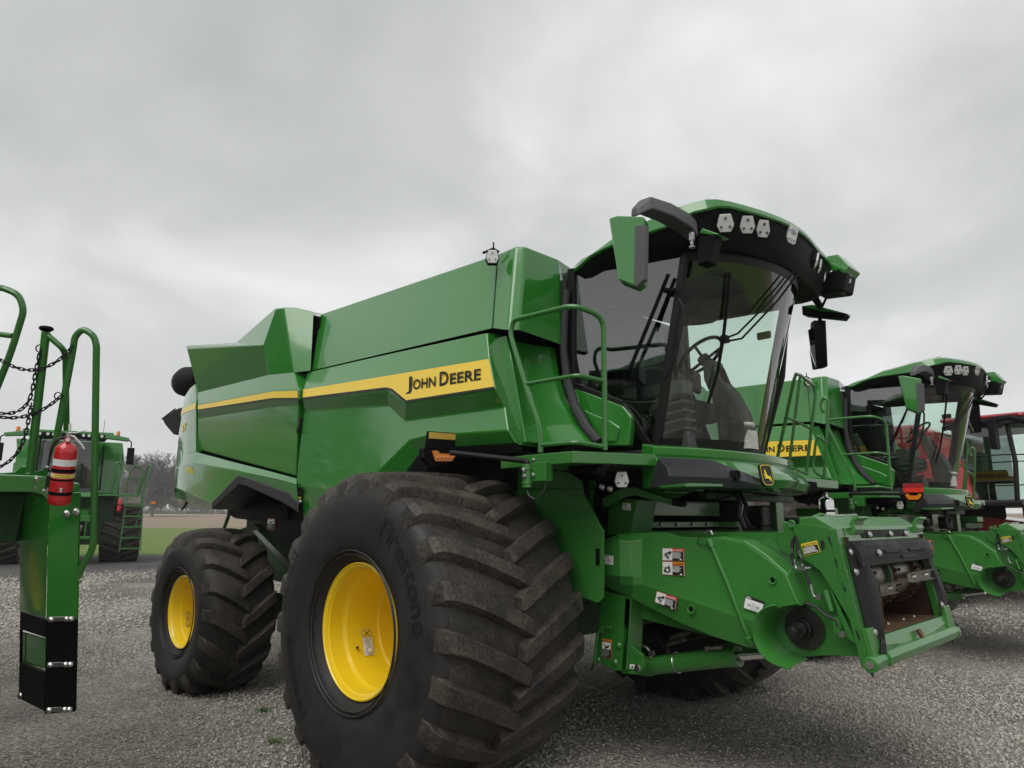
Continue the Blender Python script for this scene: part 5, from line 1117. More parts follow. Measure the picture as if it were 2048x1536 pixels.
# gravel: light and dark crushed stone
vor = N(nt, 'ShaderNodeTexVoronoi', feature='F1'); vor.inputs['Scale'].default_value = 42; nt.links.new(pos, vor.inputs['Vector'])
vor2 = N(nt, 'ShaderNodeTexVoronoi', feature='F1'); vor2.inputs['Scale'].default_value = 17; nt.links.new(pos, vor2.inputs['Vector'])
sepc = N(nt, 'ShaderNodeSeparateColor'); nt.links.new(vor.outputs['Color'], sepc.inputs[0])
stone = rampn(nt, sepc.outputs[0], [(.0, (.17, .157, .14)), (.35, (.26, .241, .214)), (.7, (.36, .335, .298)), (1., (.48, .447, .40))])
pn = noise(nt, .45, 5, .6, pos); patch = rampn(nt, pn, [(.40, .0), (.62, 1.)])
dark = mixcol(nt, 1., stone, (.5, .5, .5), 'MULTIPLY')
grav = mixcol(nt, patch, dark, stone)
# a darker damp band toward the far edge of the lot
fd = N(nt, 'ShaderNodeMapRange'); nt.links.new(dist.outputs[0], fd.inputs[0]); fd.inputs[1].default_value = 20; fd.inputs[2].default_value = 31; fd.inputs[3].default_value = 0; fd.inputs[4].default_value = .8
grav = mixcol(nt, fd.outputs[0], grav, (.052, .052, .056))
gn = noise(nt, 1.2, 6, .7, pos); grass = rampn(nt, gn, [(.3, (.09, .15, .03)), (.55, (.14, .21, .045)), (.75, (.25, .24, .09))])
fn_ = noise(nt, .25, 8, .75, pos); field = rampn(nt, fn_, [(.3, (.20, .15, .105)), (.55, (.27, .21, .15)), (.75, (.36, .29, .21))])
def step_(v, a, w):
    n = N(nt, 'ShaderNodeMapRange'); nt.links.new(v, n.inputs[0]); n.inputs[1].default_value = a; n.inputs[2].default_value = a+w; n.inputs[3].default_value = 0; n.inputs[4].default_value = 1; return n.outputs[0]
c1 = mixcol(nt, step_(dist.outputs[0], 39, 1.5), grav, grass)
c2 = mixcol(nt, step_(dist.outputs[0], 120, 6), c1, field)
c3 = mixcol(nt, step_(dist.outputs[0], 305, 6), c2, (.085, .12, .035))
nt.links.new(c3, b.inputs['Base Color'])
hh = N(nt, 'ShaderNodeMath', operation='ADD'); nt.links.new(vor.outputs['Distance'], hh.inputs[0]); nt.links.new(vor2.outputs['Distance'], hh.inputs[1])
bp = N(nt, 'ShaderNodeBump'); bp.invert = True; bp.inputs['Strength'].default_value = .9; bp.inputs['Distance'].default_value = .02; nt.links.new(hh.outputs[0], bp.inputs['Height']); nt.links.new(bp.outputs[0], b.inputs['Normal'])
rad = [0, 2, 4, 7, 9, 11, 13, 16, 20, 24, 34, 45, 60, 75, 90, 110, 130, 155, 180, 210, 240, 270, 300, 330, 360, 420, 600, 1000, 1800]
mb = MB(); rows = []
for r in rad:
    rows.append([V(CAM.x+r*math.cos(a), CAM.y+r*math.sin(a), height(CAM.x+r*math.cos(a), CAM.y+r*math.sin(a))) for a in np.linspace(0, 2*math.pi, 72, endpoint=False)])
mb.loft(rows, closed=True)
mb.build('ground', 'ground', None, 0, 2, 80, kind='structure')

# ================================================================== machines
main = build_combine()
main['label'] = 'large green combine with yellow wheels and side stripe, nearest and fully in view'; main['category'] = 'combine'
# ================================================================== older combine facing us, back left
def build_back_combine():
    loc = at(118, 1127, d=24.6); loc = V(loc.x, loc.y, height(loc.x, loc.y))
    rt = empty('combine_harvester', loc, math.atan2(CAM.y-loc.y, CAM.x-loc.x)+R_(-4))
    rt['label'] = 'distant green combine facing the camera, seen behind the near ladder'; rt['category'] = 'combine'
    rt.scale = (1, 1, 1)
    for s in (-1, 1):
        t, r = put_wheel(rt, WF, (0, s*1.78, .97), inner=s > 0)
    mb = MB(); mb.prism([(-5, -1.6, 1.7), (.2, -1.6, 1.5), (.5, -1.6, 2.3), (.5, -1.6, 3.0), (-5, -1.6, 3.2)], (0, 3.2, 0)); mb.build('body', 'green', rt, .03, 2)
    mb = MB(); mb.prism([(-2.6, -1.5, 3.0), (.3, -1.5, 3.0), (.2, -1.65, 3.75), (-2.6, -1.65, 3.75)], (0, 3.2, 0)); mb.build('grain_tank', 'green', rt, .03, 2)
    for s in (-1, 1):
        mb = MB(); mb.prism([(.5, s*.95, 2.1), (.75, s*.95, 2.1), (.55, s*.95, 3.0), (.45, s*.95, 3.6)], (0, s*.6, 0)); mb.build('corner_panel', 'green', rt, .02, 2)
        MB().tube([(.72, s*1.0, 2.2), (.55, s*1.0, 2.9), (.5, s*.98, 3.6)], .03, 8).build('hose_channel', 'black_plastic', rt)
    # cab
    arc = lambda z, w, f: [V(1.35+f*math.cos(a), w*math.sin(a), z) for a in np.linspace(-R_(75), R_(75), 15)]
    MB().loft([arc(2.25, .82, .35), arc(3.0, .86, .42), arc(3.72, .84, .40)]).build('windscreen', 'glass', rt)
    for s in (-1, 1):
        MB().poly([(1.44, s*.80, 2.25), (.6, s*.85, 2.3), (.6, s*.88, 3.7), (1.45, s*.82, 3.7)]).build('side_window', 'glass_side', rt)
        MB().tube([(1.44, s*.80, 2.2), (1.52, s*.84, 3.0), (1.46, s*.82, 3.75)], .04, 8).build('cab_pillar', 'black_paint', rt)
    MB().span((.5, -.85, 2.15), (.56, .85, 3.7)).build('cab_rear_wall', 'interior_dark', rt); MB().span((.5, -.85, 2.1), (1.7, .85, 2.22)).build('cab_floor', 'interior_dark', rt)
    mb = MB(); mb.span((.7, -.25, 2.5), (1.2, .25, 2.68)); mb.span((.62, -.25, 2.6), (.78, .25, 3.2)); mb.span((.64, -.15, 3.2), (.76, .15, 3.4)); mb.build('operator_seat', 'interior_grey', rt, .05, 2)
    mb = MB(); mb.tube([(1.45, 0, 2.2), (1.3, 0, 2.85)], .07, 10); c = V(1.28, 0, 2.9); mb.tube([c+V(.08*math.sin(a), .2*math.cos(a), .17*math.sin(a)) for a in np.linspace(0, 6.28, 20)[:-1]], .015, 6, closed=True); mb.build('steering_column', 'interior_dark', rt)
    mb = MB(); mb.prism([(2.0, -1.0, 3.72), (1.85, -1.15, 3.72), (.5, -1.0, 3.72), (.5, 1.0, 3.72), (1.85, 1.15, 3.72), (2.0, 1.0, 3.72)], (0, 0, .10), 0); vz = mb.build('roof_visor', 'black_plastic', rt, .03, 2)
    mb = MB(); mb.prism([(1.92, -1.3, 3.81), (.45, -1.05, 3.81), (.45, 1.05, 3.81), (1.92, 1.3, 3.81)], (0, 0, .09)); mb.build('cab_roof', 'green', rt, .03, 3)
    for s in (-1, 1):
        mb = MB(); mb.prism([(1.95, s*1.0, 3.72), (1.95, s*1.75, 3.66), (1.95, s*1.78, 3.76), (1.95, s*1.0, 3.88)], (-.3, 0, 0)); mb.build('roof_wing', 'green', rt, .02)
        mb = MB(); mb.lathe([(0, 0), (.07, 0), (.07, .03), (.06, .03)], 14, (1.8, s*1.42, 3.80), 'Z', 1); mb.lathe([(.06, .03), (.06, .14), (.05, .16), (0, .16)], 14, (1.8, s*1.42, 3.80), 'Z', 0); mb.build('beacon', ['amber', 'black_plastic'], rt)
        mb = MB(); mb.tube([(1.9, s*1.74, 3.7), (1.92, s*1.84, 3.64), (1.92, s*1.85, 3.45)], .022, 8); mb.span((1.86, s*1.85-.11, 2.95), (1.95, s*1.85+.11, 3.46)); mb.build('mirror', 'black_plastic', rt, .03, 2)
        for y in (.42, .58, .8, .95):
            MB().tube([(2.0, s*y, 3.765), (2.025, s*y, 3.765)], [.05, .045], 12).build('work_light', 'lamp_white', vz)
    MB().tube([(1.2, .95, 3.85), (1.2, .96, 4.35)], .008, 5).build('antenna', 'black_plastic', rt)
    # feeder
    mb = MB(); mb.prism([(2.5, -.8, .85), (2.5, -.8, 1.55), (.9, -.8, 1.9), (.8, -.8, 1.2)], (0, .04, 0)); mb.prism([(2.5, .76, .85), (2.5, .76, 1.55), (.9, .76, 1.9), (.8, .76, 1.2)], (0, .04, 0)); mb.prism([(2.5, -.8, 1.5), (2.5, -.8, 1.56), (.9, -.8, 1.9), (.9, -.8, 1.86)], (0, 1.6, 0)); mb.span((2.44, -.95, .83), (2.56, .95, .92)); mb.span((2.42, -.95, 1.38), (2.52, .95, 1.58)); mb.build('feeder_house', 'green_frame', rt, .01)
    MB().lathe([(0, -.7), (.17, -.7), (.17, .7), (0, .7)], 24, (2.2, 0, 1.2)).build('feeder_drum', 'worn_steel', rt)
    MB().span((1.5, -.75, .9), (1.55, .75, 1.6)).build('mouth_back', 'black_void', rt)
    MB().span((.3, -1.6, .55), (.9, 1.5, 2.0)).build('axle_housing', 'green_dark', rt, .03)
    mb = MB(); mb.prism([(1.75, -.95, 1.95), (1.75, .95, 1.95), (1.65, .9, 2.22), (1.65, -.9, 2.22)], (-.4, 0, 0)); mb.build('nose_panel', 'green', rt, .04, 3)
    MB().span((.6, .9, 2.0), (1.5, 2.2, 2.07)).build('platform', 'green_frame', rt, .01); MB().span((.6, -1.7, 2.0), (1.4, -.9, 2.07)).build('platform', 'green_frame', rt, .01)
    # rails and ladder on its left
    for y0, y1, z1 in ((1.30, 1.55, 3.05), (1.78, 2.2, 2.95)):
        MB().tube([(1.45, y0, 2.05), (1.45, y0+.12, z1-.1), (1.45, (y0+y1)/2+.08, z1), (1.45, y1+.1, z1-.1), (1.45, y1-.05, 2.05)], .028, 8, round_=.1).build('handrail', 'green_frame', rt)
        MB().tube([(1.45, y0+.06, 2.55), (1.45, y1+.02, 2.55)], .022, 6).build('handrail', 'green_frame', rt)
    MB().tube([(1.0, 2.2, 2.05), (1.0, 2.45, 3.0), (1.3, 2.5, 3.0), (1.5, 2.2, 1.0)], .028, 8, round_=.08).build('handrail', 'green_frame', rt)
    lad = MB().prism([(1.45, 1.85, 1.98), (1.55, 1.78, .35), (1.7, 1.78, .35), (1.6, 1.85, 1.98)], (0, .03, 0)).build('ladder_side', 'green_frame', rt)
    MB().prism([(1.45, 2.35, 1.98), (1.55, 2.42, .35), (1.7, 2.42, .35), (1.6, 2.35, 1.98)], (0, .03, 0)).build('ladder_side', 'green_frame', rt)
    for i in range(5): MB().span((1.50, 1.80, .42+i*.32), (1.68, 2.42, .46+i*.32)).build('ladder_step', 'green_frame', rt)
    MB().span((1.5, 2.62, 1.78), (1.56, 2.76, 1.86)).build('marker_lamp', 'amber', rt)
    # its extinguisher is a thing of its own
    for o in bpy.data.objects:
        if o.parent == rt and o.name.split('.')[0] not in ('tyre', 'wheel_rim', 'feeder_house', 'feeder_drum', 'mouth_back'): o.scale.z = 1.11
    M = Matrix.Translation(loc) @ Matrix.Rotation(rt.rotation_euler.z, 4, 'Z')
    return rt, M
# ================================================================== red combine, right edge
def build_red_combine():
    rt = empty('combine_harvester', (-.32, 12.5, -.03), R_(-4)); rt['label'] = 'red combine parked past the second green one, at the right edge'; rt['category'] = 'combine'
    for s in (-1, 1): put_wheel(rt, WF, (0, s*1.9, .97), inner=s > 0)
    for s in (-1, 1): put_wheel(rt, WR, (-3.6, s*1.8, .77), inner=s > 0, lugs=False)
    mb = MB(); mb.prism([(-5.2, -1.6, 1.6), (.2, -1.6, 1.5), (.65, -1.6, 2.1), (.6, -1.6, 2.9), (-5.2, -1.6, 3.1)], (0, 3.2, 0)); mb.build('body', 'red', rt, .05, 3)
    mb = MB(); mb.prism([(-3.2, -1.5, 2.9), (.45, -1.5, 2.9), (.55, -1.62, 3.45), (.2, -1.62, 3.62), (-3.2, -1.62, 3.62)], (0, 3.1, 0)); mb.build('grain_tank', 'red', rt, .06, 3)
    mb = MB(); mb.prism([(.5, -1.45, 2.1), (1.0, -1.1, 2.1), (.7, -1.0, 3.3), (.45, -1.3, 3.4)], (0, .3, 0)); mb.build('corner_panel', 'red', rt, .05, 3)
    arc = lambda z, w, f: [V(1.55+f*math.cos(a), w*math.sin(a), z) for a in np.linspace(-R_(80), R_(80), 17)]
    MB().loft([arc(2.1, .92, .35), arc(2.8, .98, .42), arc(3.52, .95, .38)]).build('windscreen', 'glass', rt)
    for s in (-1, 1):
        MB().poly([(1.62, s*.92, 2.1), (.72, s*.97, 2.1), (.72, s*.97, 3.5), (1.62, s*.95, 3.5)]).build('side_window', 'glass_dark' if s < 0 else 'glass', rt)
        MB().tube([(1.63, s*.92, 2.05), (1.69, s*.97, 2.8), (1.63, s*.95, 3.55)], .045, 8).build('cab_pillar', 'black_paint', rt); MB().tube([(.72, s*.97, 2.05), (.72, s*.98, 3.55)], .06, 8).build('cab_pillar', 'black_paint', rt)
        MB().tube([(.75, s*1.03, 2.95), (1.5, s*1.05, 2.95), (1.95, s*.7, 2.95)], .014, 6).build('window_bar', 'black_paint', rt); MB().tube([(.75, s*1.03, 2.45), (1.5, s*1.05, 2.45)], .014, 6).build('window_bar', 'black_paint', rt)
    MB().span((.62, -.9, 2.1), (.66, .9, 2.75)).build('cab_rear_wall', 'interior_dark', rt); MB().span((.6, -.95, 2.02), (1.9, .95, 2.1)).build('cab_floor', 'interior_dark', rt)
    mb = MB(); mb.span((.85, -.25, 2.45), (1.35, .25, 2.6)); mb.span((.78, -.25, 2.5), (.92, .25, 3.1)); mb.span((.9, -.45, 2.55), (1.4, -.32, 2.7)); mb.build('operator_seat', 'interior_dark', rt, .05, 2)
    mb = MB(); mb.prism([(2.1, -.95, 3.52), (1.9, -1.08, 3.52), (.55, -1.08, 3.52), (.55, 1.08, 3.52), (1.9, 1.08, 3.52), (2.1, .95, 3.52)], (0, 0, .13)); mb.build('roof_band', 'black_paint', rt, .03, 2)
    mb = MB(); mb.prism([(2.08, -.95, 3.65), (1.9, -1.1, 3.65), (.5, -1.1, 3.65), (.5, 1.1, 3.65), (1.9, 1.1, 3.65), (2.08, .95, 3.65)], (0, 0, .09)); mb.build('cab_roof', 'red', rt, .05, 3)
    mb = MB(); mb.tube([(1.95, -1.05, 3.55), (1.8, -1.5, 3.6), (1.6, -1.75, 3.55)], .06, 8); mb.span((1.55, -1.9, 3.0), (1.66, -1.64, 3.55)); mb.build('mirror', 'black_plastic', rt, .03, 2)
    mb = MB(); mb.span((1.2, -1.35, 3.5), (1.5, -1.1, 3.62)); mb.build('camera_pod', 'black_plastic', rt, .04, 2)
    MB().span((.7, -1.7, 1.98), (1.9, 1.7, 2.05)).build('platform', 'black_paint', rt, .01)
    MB().prism([(1.7, -1.0, 1.75), (2.1, -.9, 1.78), (2.05, -.9, 2.02), (1.7, -1.0, 2.05)], (0, 1.9, 0)).build('nose_panel', 'red', rt, .04, 3)
    mb = MB(); mb.prism([(2.6, -.8, .85), (2.5, -.8, 1.55), (.9, -.8, 1.8), (.8, -.8, 1.1)], (0, 1.6, 0)); mb.build('feeder_house', 'red', rt, .02)
    MB().span((.5, -1.1, .7), (.9, 1.1, 2.0)).build('axle_housing', 'black_void', rt, .03)
    return rt
# ================================================================== extinguishers
def extinguisher(base, axis, r, h, mat, label, group, out=(0, -1, 0), detail=True):
    rt = empty('fire_extinguisher', base); rt['label'] = label; rt['category'] = 'extinguisher'
    ax = Vector(axis).normalized(); q = V(0, 0, 1).rotation_difference(ax); R3 = q.to_matrix()
    o_ = Vector(out); o_ = (o_-ax*o_.dot(ax)).normalized(); loc = R3.inverted() @ o_; ang = math.atan2(loc.y, loc.x)
    X = lambda mb: [setattr(mb, 'v', [tuple(R3 @ Vector(p_)) for p_ in mb.v])] and mb
    mb = MB().lathe([(0, 0), (r*.86, 0), (r*.97, .01), (r, .03), (r, h*.80), (r*.93, h*.86), (r*.72, h*.91), (r*.42, h*.94), (r*.30, h*.96), (r*.30, h*1.0), (0, h)], 32, (0, 0, 0), 'Z'); X(mb); body = mb.build('cylinder', mat, rt, 0, 2, 40)
    mb = MB(); mb.cyl((0, 0, h*.98), (0, 0, h*1.06), r*.26, 12); mb.span((-r*.2, -r*.2, h*1.03), (r*.2, r*.2, h*1.10)); X(mb); mb.build('valve', 'bolt', rt, .003)
    d2 = V(math.cos(ang), math.sin(ang), 0); px = V(-d2.y, d2.x, 0)          # outward / sideways in local frame
    if not detail: 
        mb = MB().lathe([(r*1.01, h*.45), (r*1.02, h*.46), (r*1.02, h*.52), (r*1.01, h*.53)], 24, (0, 0, 0), 'Z'); X(mb); mb.build('strap', 'black_plastic', rt); return rt
    mb = MB(); mb.tube([d2*r*.1+V(0, 0, h*1.0), d2*r*.52+V(0, 0, h*1.0)], r*.27, 16, 0); mb.tube([d2*r*.50+V(0, 0, h), d2*r*.56+V(0, 0, h)], r*.20, 14, 1); X(mb); mb.build('gauge', ['red_bottle', 'white'], rt)
    mb = MB(); mb.tube([V(0, 0, h*1.06), px*r*.5+V(0, 0, h*1.04), px*r*1.25+V(0, 0, h*.92), px*r*1.5+V(0, 0, h*.86)], [r*.12, r*.12, r*.11, r*.1], 8); mb.tube([V(0, 0, h*1.10), px*r*.6+V(0, 0, h*1.10), px*r*1.5+V(0, 0, h*1.16)], r*.06, 6); mb.prism([px*(-.05*r)+V(0, 0, h*1.12), px*(.22*r)+V(0, 0, h*1.13), px*(.12*r)+V(0, 0, h*1.24), px*(-.12*r)+V(0, 0, h*1.23)], d2*.003); X(mb); mb.build('handle', 'white', rt, .002)
    mb = MB(); s_ = -px; mb.tube([s_*r*.2+V(0, 0, h*1.02), s_*r*.8+V(0, 0, h*1.0), s_*r*1.25+V(0, 0, h*.86), s_*r*1.3+V(0, 0, h*.62), s_*r*1.18+V(0, 0, h*.46)], r*.13, 10, 0, False, .05); mb.tube([s_*r*1.18+V(0, 0, h*.48), s_*r*1.2+V(0, 0, h*.43)], r*.16, 10, 1); mb.tube([s_*r*1.2+V(0, 0, h*.43), s_*r*1.17+V(0, 0, h*.20)], [r*.14, r*.18], 10, 0); X(mb); mb.build('discharge_hose', ['hose', 'bolt'], rt)
    def band(z0, z1, k, mt, nm, a=2*math.pi, dz=0.):
        mb = MB().lathe([(r*(k-.004), z0), (r*k, z0), (r*k, z1), (r*(k-.004), z1)], 32, (0, 0, 0), 'Z', None, ang-a/2, ang+a/2); X(mb); return mb.build(nm, mt, rt)
    band(h*.60, h*.70, 1.012, 'white', 'label'); band(h*.42, h*.48, 1.012, 'white', 'label', R_(170)); band(h*.425, h*.475, 1.018, 'yellow_ink', 'label', R_(120))
    band(h*.50, h*.555, 1.03, 'black_plastic', 'strap'); band(h*.375, h*.40, 1.03, 'black_plastic', 'strap'); band(h*.155, h*.205, 1.03, 'black_plastic', 'strap')
    def surf(a, z, k): return V(r*k*math.cos(ang+a), r*k*math.sin(ang+a), z)
    mb = MB()
    for i in range(4):
        a0 = -.62+i*.34; pts = [surf(a0, h*.43, 1.024), surf(a0+.24, h*.43, 1.024), surf(a0+.24, h*.47, 1.024), surf(a0, h*.47, 1.024)]; mb.poly(pts, 1); mb.poly([p_.lerp(pts[(j+1) % 4], .35)*1.004 for j, p_ in enumerate(pts)], 0)
    mb.poly([surf(-.6, h*.68, 1.018), surf(.6, h*.68, 1.018), surf(.6, h*.66, 1.018), surf(-.6, h*.66, 1.018)], 1)
    vs, fs, w, hh = text_geo('INSTRUCTIONS', .02); mb.add([surf(-.52+1.04*v[0]/w, h*.662+h*.014*v[1]/hh, 1.024) for v in vs], fs, 2)
    for j in range(3): mb.poly([surf(-.6, h*(.645-.012*j), 1.018), surf(.1+.05*j, h*(.645-.012*j), 1.018), surf(.1+.05*j, h*(.640-.012*j), 1.018), surf(-.6, h*(.640-.012*j), 1.018)], 3)
    X(mb); mb.build('label_print', ['yellow_ink', 'black_ink', 'white', 'grey_ink'], rt)
    mb = MB(); mb.poly([surf(-.75, h*.245, 1.012), surf(-.05, h*.275, 1.012), surf(.0, h*.277, 1.012), surf(.05, h*.275, 1.012), surf(.75, h*.245, 1.012), surf(.05, h*.215, 1.012), surf(0, h*.213, 1.012), surf(-.05, h*.215, 1.012)], 0)
    vs, fs, w, hh = text_geo('AMEREX', .02); mb.add([surf(-.42+.84*v[0]/w, h*.237+h*.014*v[1]/hh, 1.02) for v in vs], fs, 1); X(mb); mb.build('maker_badge', ['white', 'black_ink'], rt)
    mb = MB(); 
    for z in (h*.52, h*.165): mb.span(-px*r*1.02+V(-.012, -.012, z), -px*r*1.3+V(.012, .012, z+.03)); mb.cyl(-px*r*1.25+V(0, 0, z+.015), -px*r*1.5+V(0, 0, z+.012), .008, 8)
    X(mb); mb.each('clamp', 'bolt', rt)
    return rt
# ================================================================== near ladder on the combine left of the camera
def build_ladder(root, Minv):
    made = []
    def add(mb, name, mats, bevel=0., **k):
        mb.v = [tuple(Minv @ Vector(p_)) for p_ in mb.v]; o = mb.build(name, mats, root, bevel, **k); return o
    P4 = lambda u, v, d=4.0: at(u, v, d=d)
    # side plate (faces us), flank, lower rubber part
    fl = lambda v: 97-(v-1000)*9/430.
    frr = lambda v: 158-(v-1000)*9/430.
    back = lambda v: 44-(v-1000)*7/430.
    thick = (cF*.03+cR*.0)
    def plate(v0, v1, name, mat):
        mb = MB(); a, b_, c, d = P4(fl(v0), v0), P4(frr(v0), v0), P4(frr(v1), v1), P4(fl(v1), v1-(-4))
        mb.prism([a, b_, c, d], cF*.02); return add(mb, name, mat, .004)
    plate(985, 1239, 'ladder_side', 'green'); plate(1239.5, 1424, 'ladder_boot', 'black_plastic')
    mb = MB(); mb.prism([P4(fl(1000)-.5, 1000, 4.004), P4(fl(1236)-.5, 1236, 4.004), P4(back(1225), 1222, 4.36), P4(back(1000), 985, 4.36)], -cR*.012+cF*.01); add(mb, 'ladder_flank', 'green', .003)
    mb = MB(); mb.prism([P4(fl(1238)-.5, 1239, 4.004), P4(fl(1275)-.5, 1275, 4.004), P4(back(1255), 1258, 4.36), P4(back(1225), 1223, 4.36)], cF*.02); mb.prism([P4(fl(1345)-.5, 1345, 4.004), P4(fl(1424)-.5, 1422, 4.004), P4(back(1400), 1396, 4.36), P4(back(1325), 1325, 4.36)], cF*.02); mb.prism([P4(back(1250), 1240, 4.36), P4(back(1250)+4, 1240, 4.35), P4(back(1400)+4, 1396, 4.35), P4(back(1400), 1396, 4.36)], cF*.01); 
    mb.v = [tuple(Minv @ Vector(p_)) for p_ in mb.v]; mb.each('ladder_boot', 'black_plastic', root)
    mb = MB(); mb.prism([P4(64, 1390, 4.2), P4(92, 1397, 4.06), P4(94, 1410, 4.06), P4(64, 1402, 4.2)], cR*.06+cF*.1); add(mb, 'ladder_step', 'green', .004)
    mb = MB(); mb.prism([P4(back(1270)+3, 1262, 4.40), P4(90, 1276, 4.08), P4(90, 1338, 4.08), P4(back(1340)+3, 1326, 4.40)], cF*.3); add(mb, 'ladder_step', 'green', .004)
    for v in (1239, 1330, 1420):
        mb = MB(); a, b_ = P4(fl(v)+4, v-5, 3.985), P4(frr(v)-5, v-6, 3.985); mb.prism([a, b_, P4(frr(v)-5, v+3, 3.985), P4(fl(v)+4, v+5, 3.985)], cF*.006); o = add(mb, 'clip_plate', 'steel', .003)
        mb = MB(); bolts(mb, [P4(fl(v)+10, v, 3.984), P4(frr(v)-20, v-1, 3.984), P4(frr(v)-11, v-1, 3.984)], -cF, .012); mb.v = [tuple(Minv @ Vector(p_)) for p_ in mb.v]; mb.each('bolt', 'bolt', root)
    mb = MB(); bolts(mb, [P4(42, 1392, 4.33)], -cF, .016); add(mb, 'bolt', 'bolt')
    # platform fascia with the arch, top plates
    a = [(-60, 948), (28, 951), (100, 954), (154, 968), (156, 1002), (97, 1004), (84, 990), (66, 985), (40, 984), (-60, 984)]
    mb = MB(); mb.prism([P4(u, v, 4.02-(u-97)*-.0012) for u, v in a], cF*.03); add(mb, 'platform_fascia', 'green', .005)
    mb = MB(); mb.prism([P4(u, v, 4.1) for u, v in ((-60, 955), (-60, 944), (4, 946), (30, 944), (42, 934), (52, 933), (50, 946), (56, 947), (84, 940), (96, 930), (104, 928), (104, 953))], cF*.02); add(mb, 'platform_edge', 'green', .003)
    mb = MB(); mb.prism([P4(-80, 945, 4.1), P4(105, 950, 4.1), P4(105, 958, 4.1), P4(-80, 958, 4.1)], V(-.75, .2, 0)); add(mb, 'platform', 'green_frame', .01)
    mb = MB(); mb.prism([P4(-120, 990, 4.3), P4(50, 990, 4.3), P4(30, 1085, 4.3), P4(-120, 1095, 4.3)], cF*.3); add(mb, 'platform_support', 'green_dark', .01)
    mb = MB(); bolts(mb, [P4(u, v, 4.0) for u, v in ((14, 957), (35, 966), (72, 959), (70, 976), (133, 1028), (152, 1024), (158, 1160))], -cF, .016); mb.v = [tuple(Minv @ Vector(p_)) for p_ in mb.v]; mb.each('bolt', 'bolt', root)
    T = lambda L, d0=4.0: [P4(q[0], q[1], q[2] if len(q) > 2 else d0) for q in L]
    rail = .0165
    mb = MB(); mb.tube(T(((60, 945), (92, 664))), rail*1.35, 12); add(mb, 'rail_post', 'green_frame')
    mb = MB(); c = P4(92.5, 658); mb.lathe([(0, .012), (.03, .012), (.036, .006), (.036, -.002), (.024, -.012), (0, -.014)], 24, c, 'Z'); add(mb, 'rail_cap', 'black_plastic')
    mb = MB(); mb.tube(T(((97, 672), (126, 697), (131, 712, 4.05), (133, 860, 4.15))), rail, 10, round_=.04); add(mb, 'handrail', 'green_frame')
    mb = MB(); mb.tube(T(((108, 905), (146, 700), (150, 672), (167, 657), (188, 672), (193, 690), (187, 1098), (160, 1140), (156, 1165))), rail*1.1, 10, round_=.06); add(mb, 'handrail', 'green_frame')
    mb = MB(); mb.tube(T(((-60, 568, 4.3), (10, 577, 4.2), (38, 590, 4.2), (48, 620, 4.2), (22, 705, 4.2), (-20, 810, 4.2))), rail*1.15, 10, round_=.10); add(mb, 'handrail', 'green_frame')
    mb = MB(); mb.tube(T(((-60, 661, 4.3), (25, 672, 4.2))), rail, 10); add(mb, 'handrail', 'green_frame')
    # rings and chains
    for u, v in ((79, 697), (62, 806), (116, 792)):
        mb = MB(); c = P4(u, v, 3.99); mb.tube([c+cR*(.020*math.cos(a_))+cU*(.020*math.sin(a_)) for a_ in np.linspace(0, 6.28, 17)[:-1]], .0035, 6, closed=True); add(mb, 'ring', 'chain')
    lk = MB(); L_ = [V(.018, 0, .007), V(.018, 0, -.007), V(-.018, 0, -.007), V(-.018, 0, .007)]; lk.tube(L_, .0038, 5, closed=True, round_=.0068); lme = lk.mesh('chain_link', 'chain')
    for L in (((-30, 700), (0, 720), (30, 735), (57, 741), (85, 738), (112, 725), (135, 705), (148, 688)), ((80, 703), (76, 722), (70, 750), (64, 785), (56, 806), (40, 822), (15, 828), (-20, 824)), ((120, 794), (106, 806), (88, 818), (68, 828), (40, 835), (10, 836), (-20, 830)), ((62, 812), (58, 835), (52, 865), (44, 890), (30, 912), (12, 928), (-20, 942))):
        hold = empty('safety_chain'); hold.parent = root
        pts = fillet(T(L, 3.97), .05); cum = [0]
        for p_, q_ in zip(pts, pts[1:]): cum.append(cum[-1]+(q_-p_).length)
        s = 0; i = 0; k = 0
        while s < cum[-1]:
            while i < len(cum)-2 and cum[i+1] < s: i += 1
            t = (s-cum[i])/max(1e-6, cum[i+1]-cum[i]); p_ = pts[i].lerp(pts[i+1], t); d = (pts[i+1]-pts[i]).normalized()
            q = V(1, 0, 0).rotation_difference(d).to_matrix().to_4x4() @ Matrix.Rotation(R_(90)*(k % 2)+.3, 4, 'X')
            o = bpy.data.objects.new('chain_link', lme); col.objects.link(o); o.parent = hold; o.matrix_local = Minv @ Matrix.Translation(p_) @ q
            s += .0285; k += 1

# ================================================================== place the other machines
index_children()
second_loc, second_rz = V(-.1, 6.1, -.03), R_(-2.5)
second = copy_tree(main, None, skip=('lamp_arm', 'marker_lamp')); second.location = second_loc; second.rotation_euler = (0, 0, second_rz); second.scale = (.98, .98, .98)
second['label'] = 'green combine with red reflector parked between the nearest one and the red one'
near_loc = V(-1.5, -7.25, 0)
near = copy_tree(main, None, skip=('landing', 'landing_rail', 'ladder_rail', 'landing_support'))
near.location = near_loc; near['label'] = 'green combine cropped at the left edge, its ladder and chains in front of us'
for o in (main, second, near): o['group'] = 'green combines parked in a row'
build_ladder(near, Matrix.Translation(-near_loc))
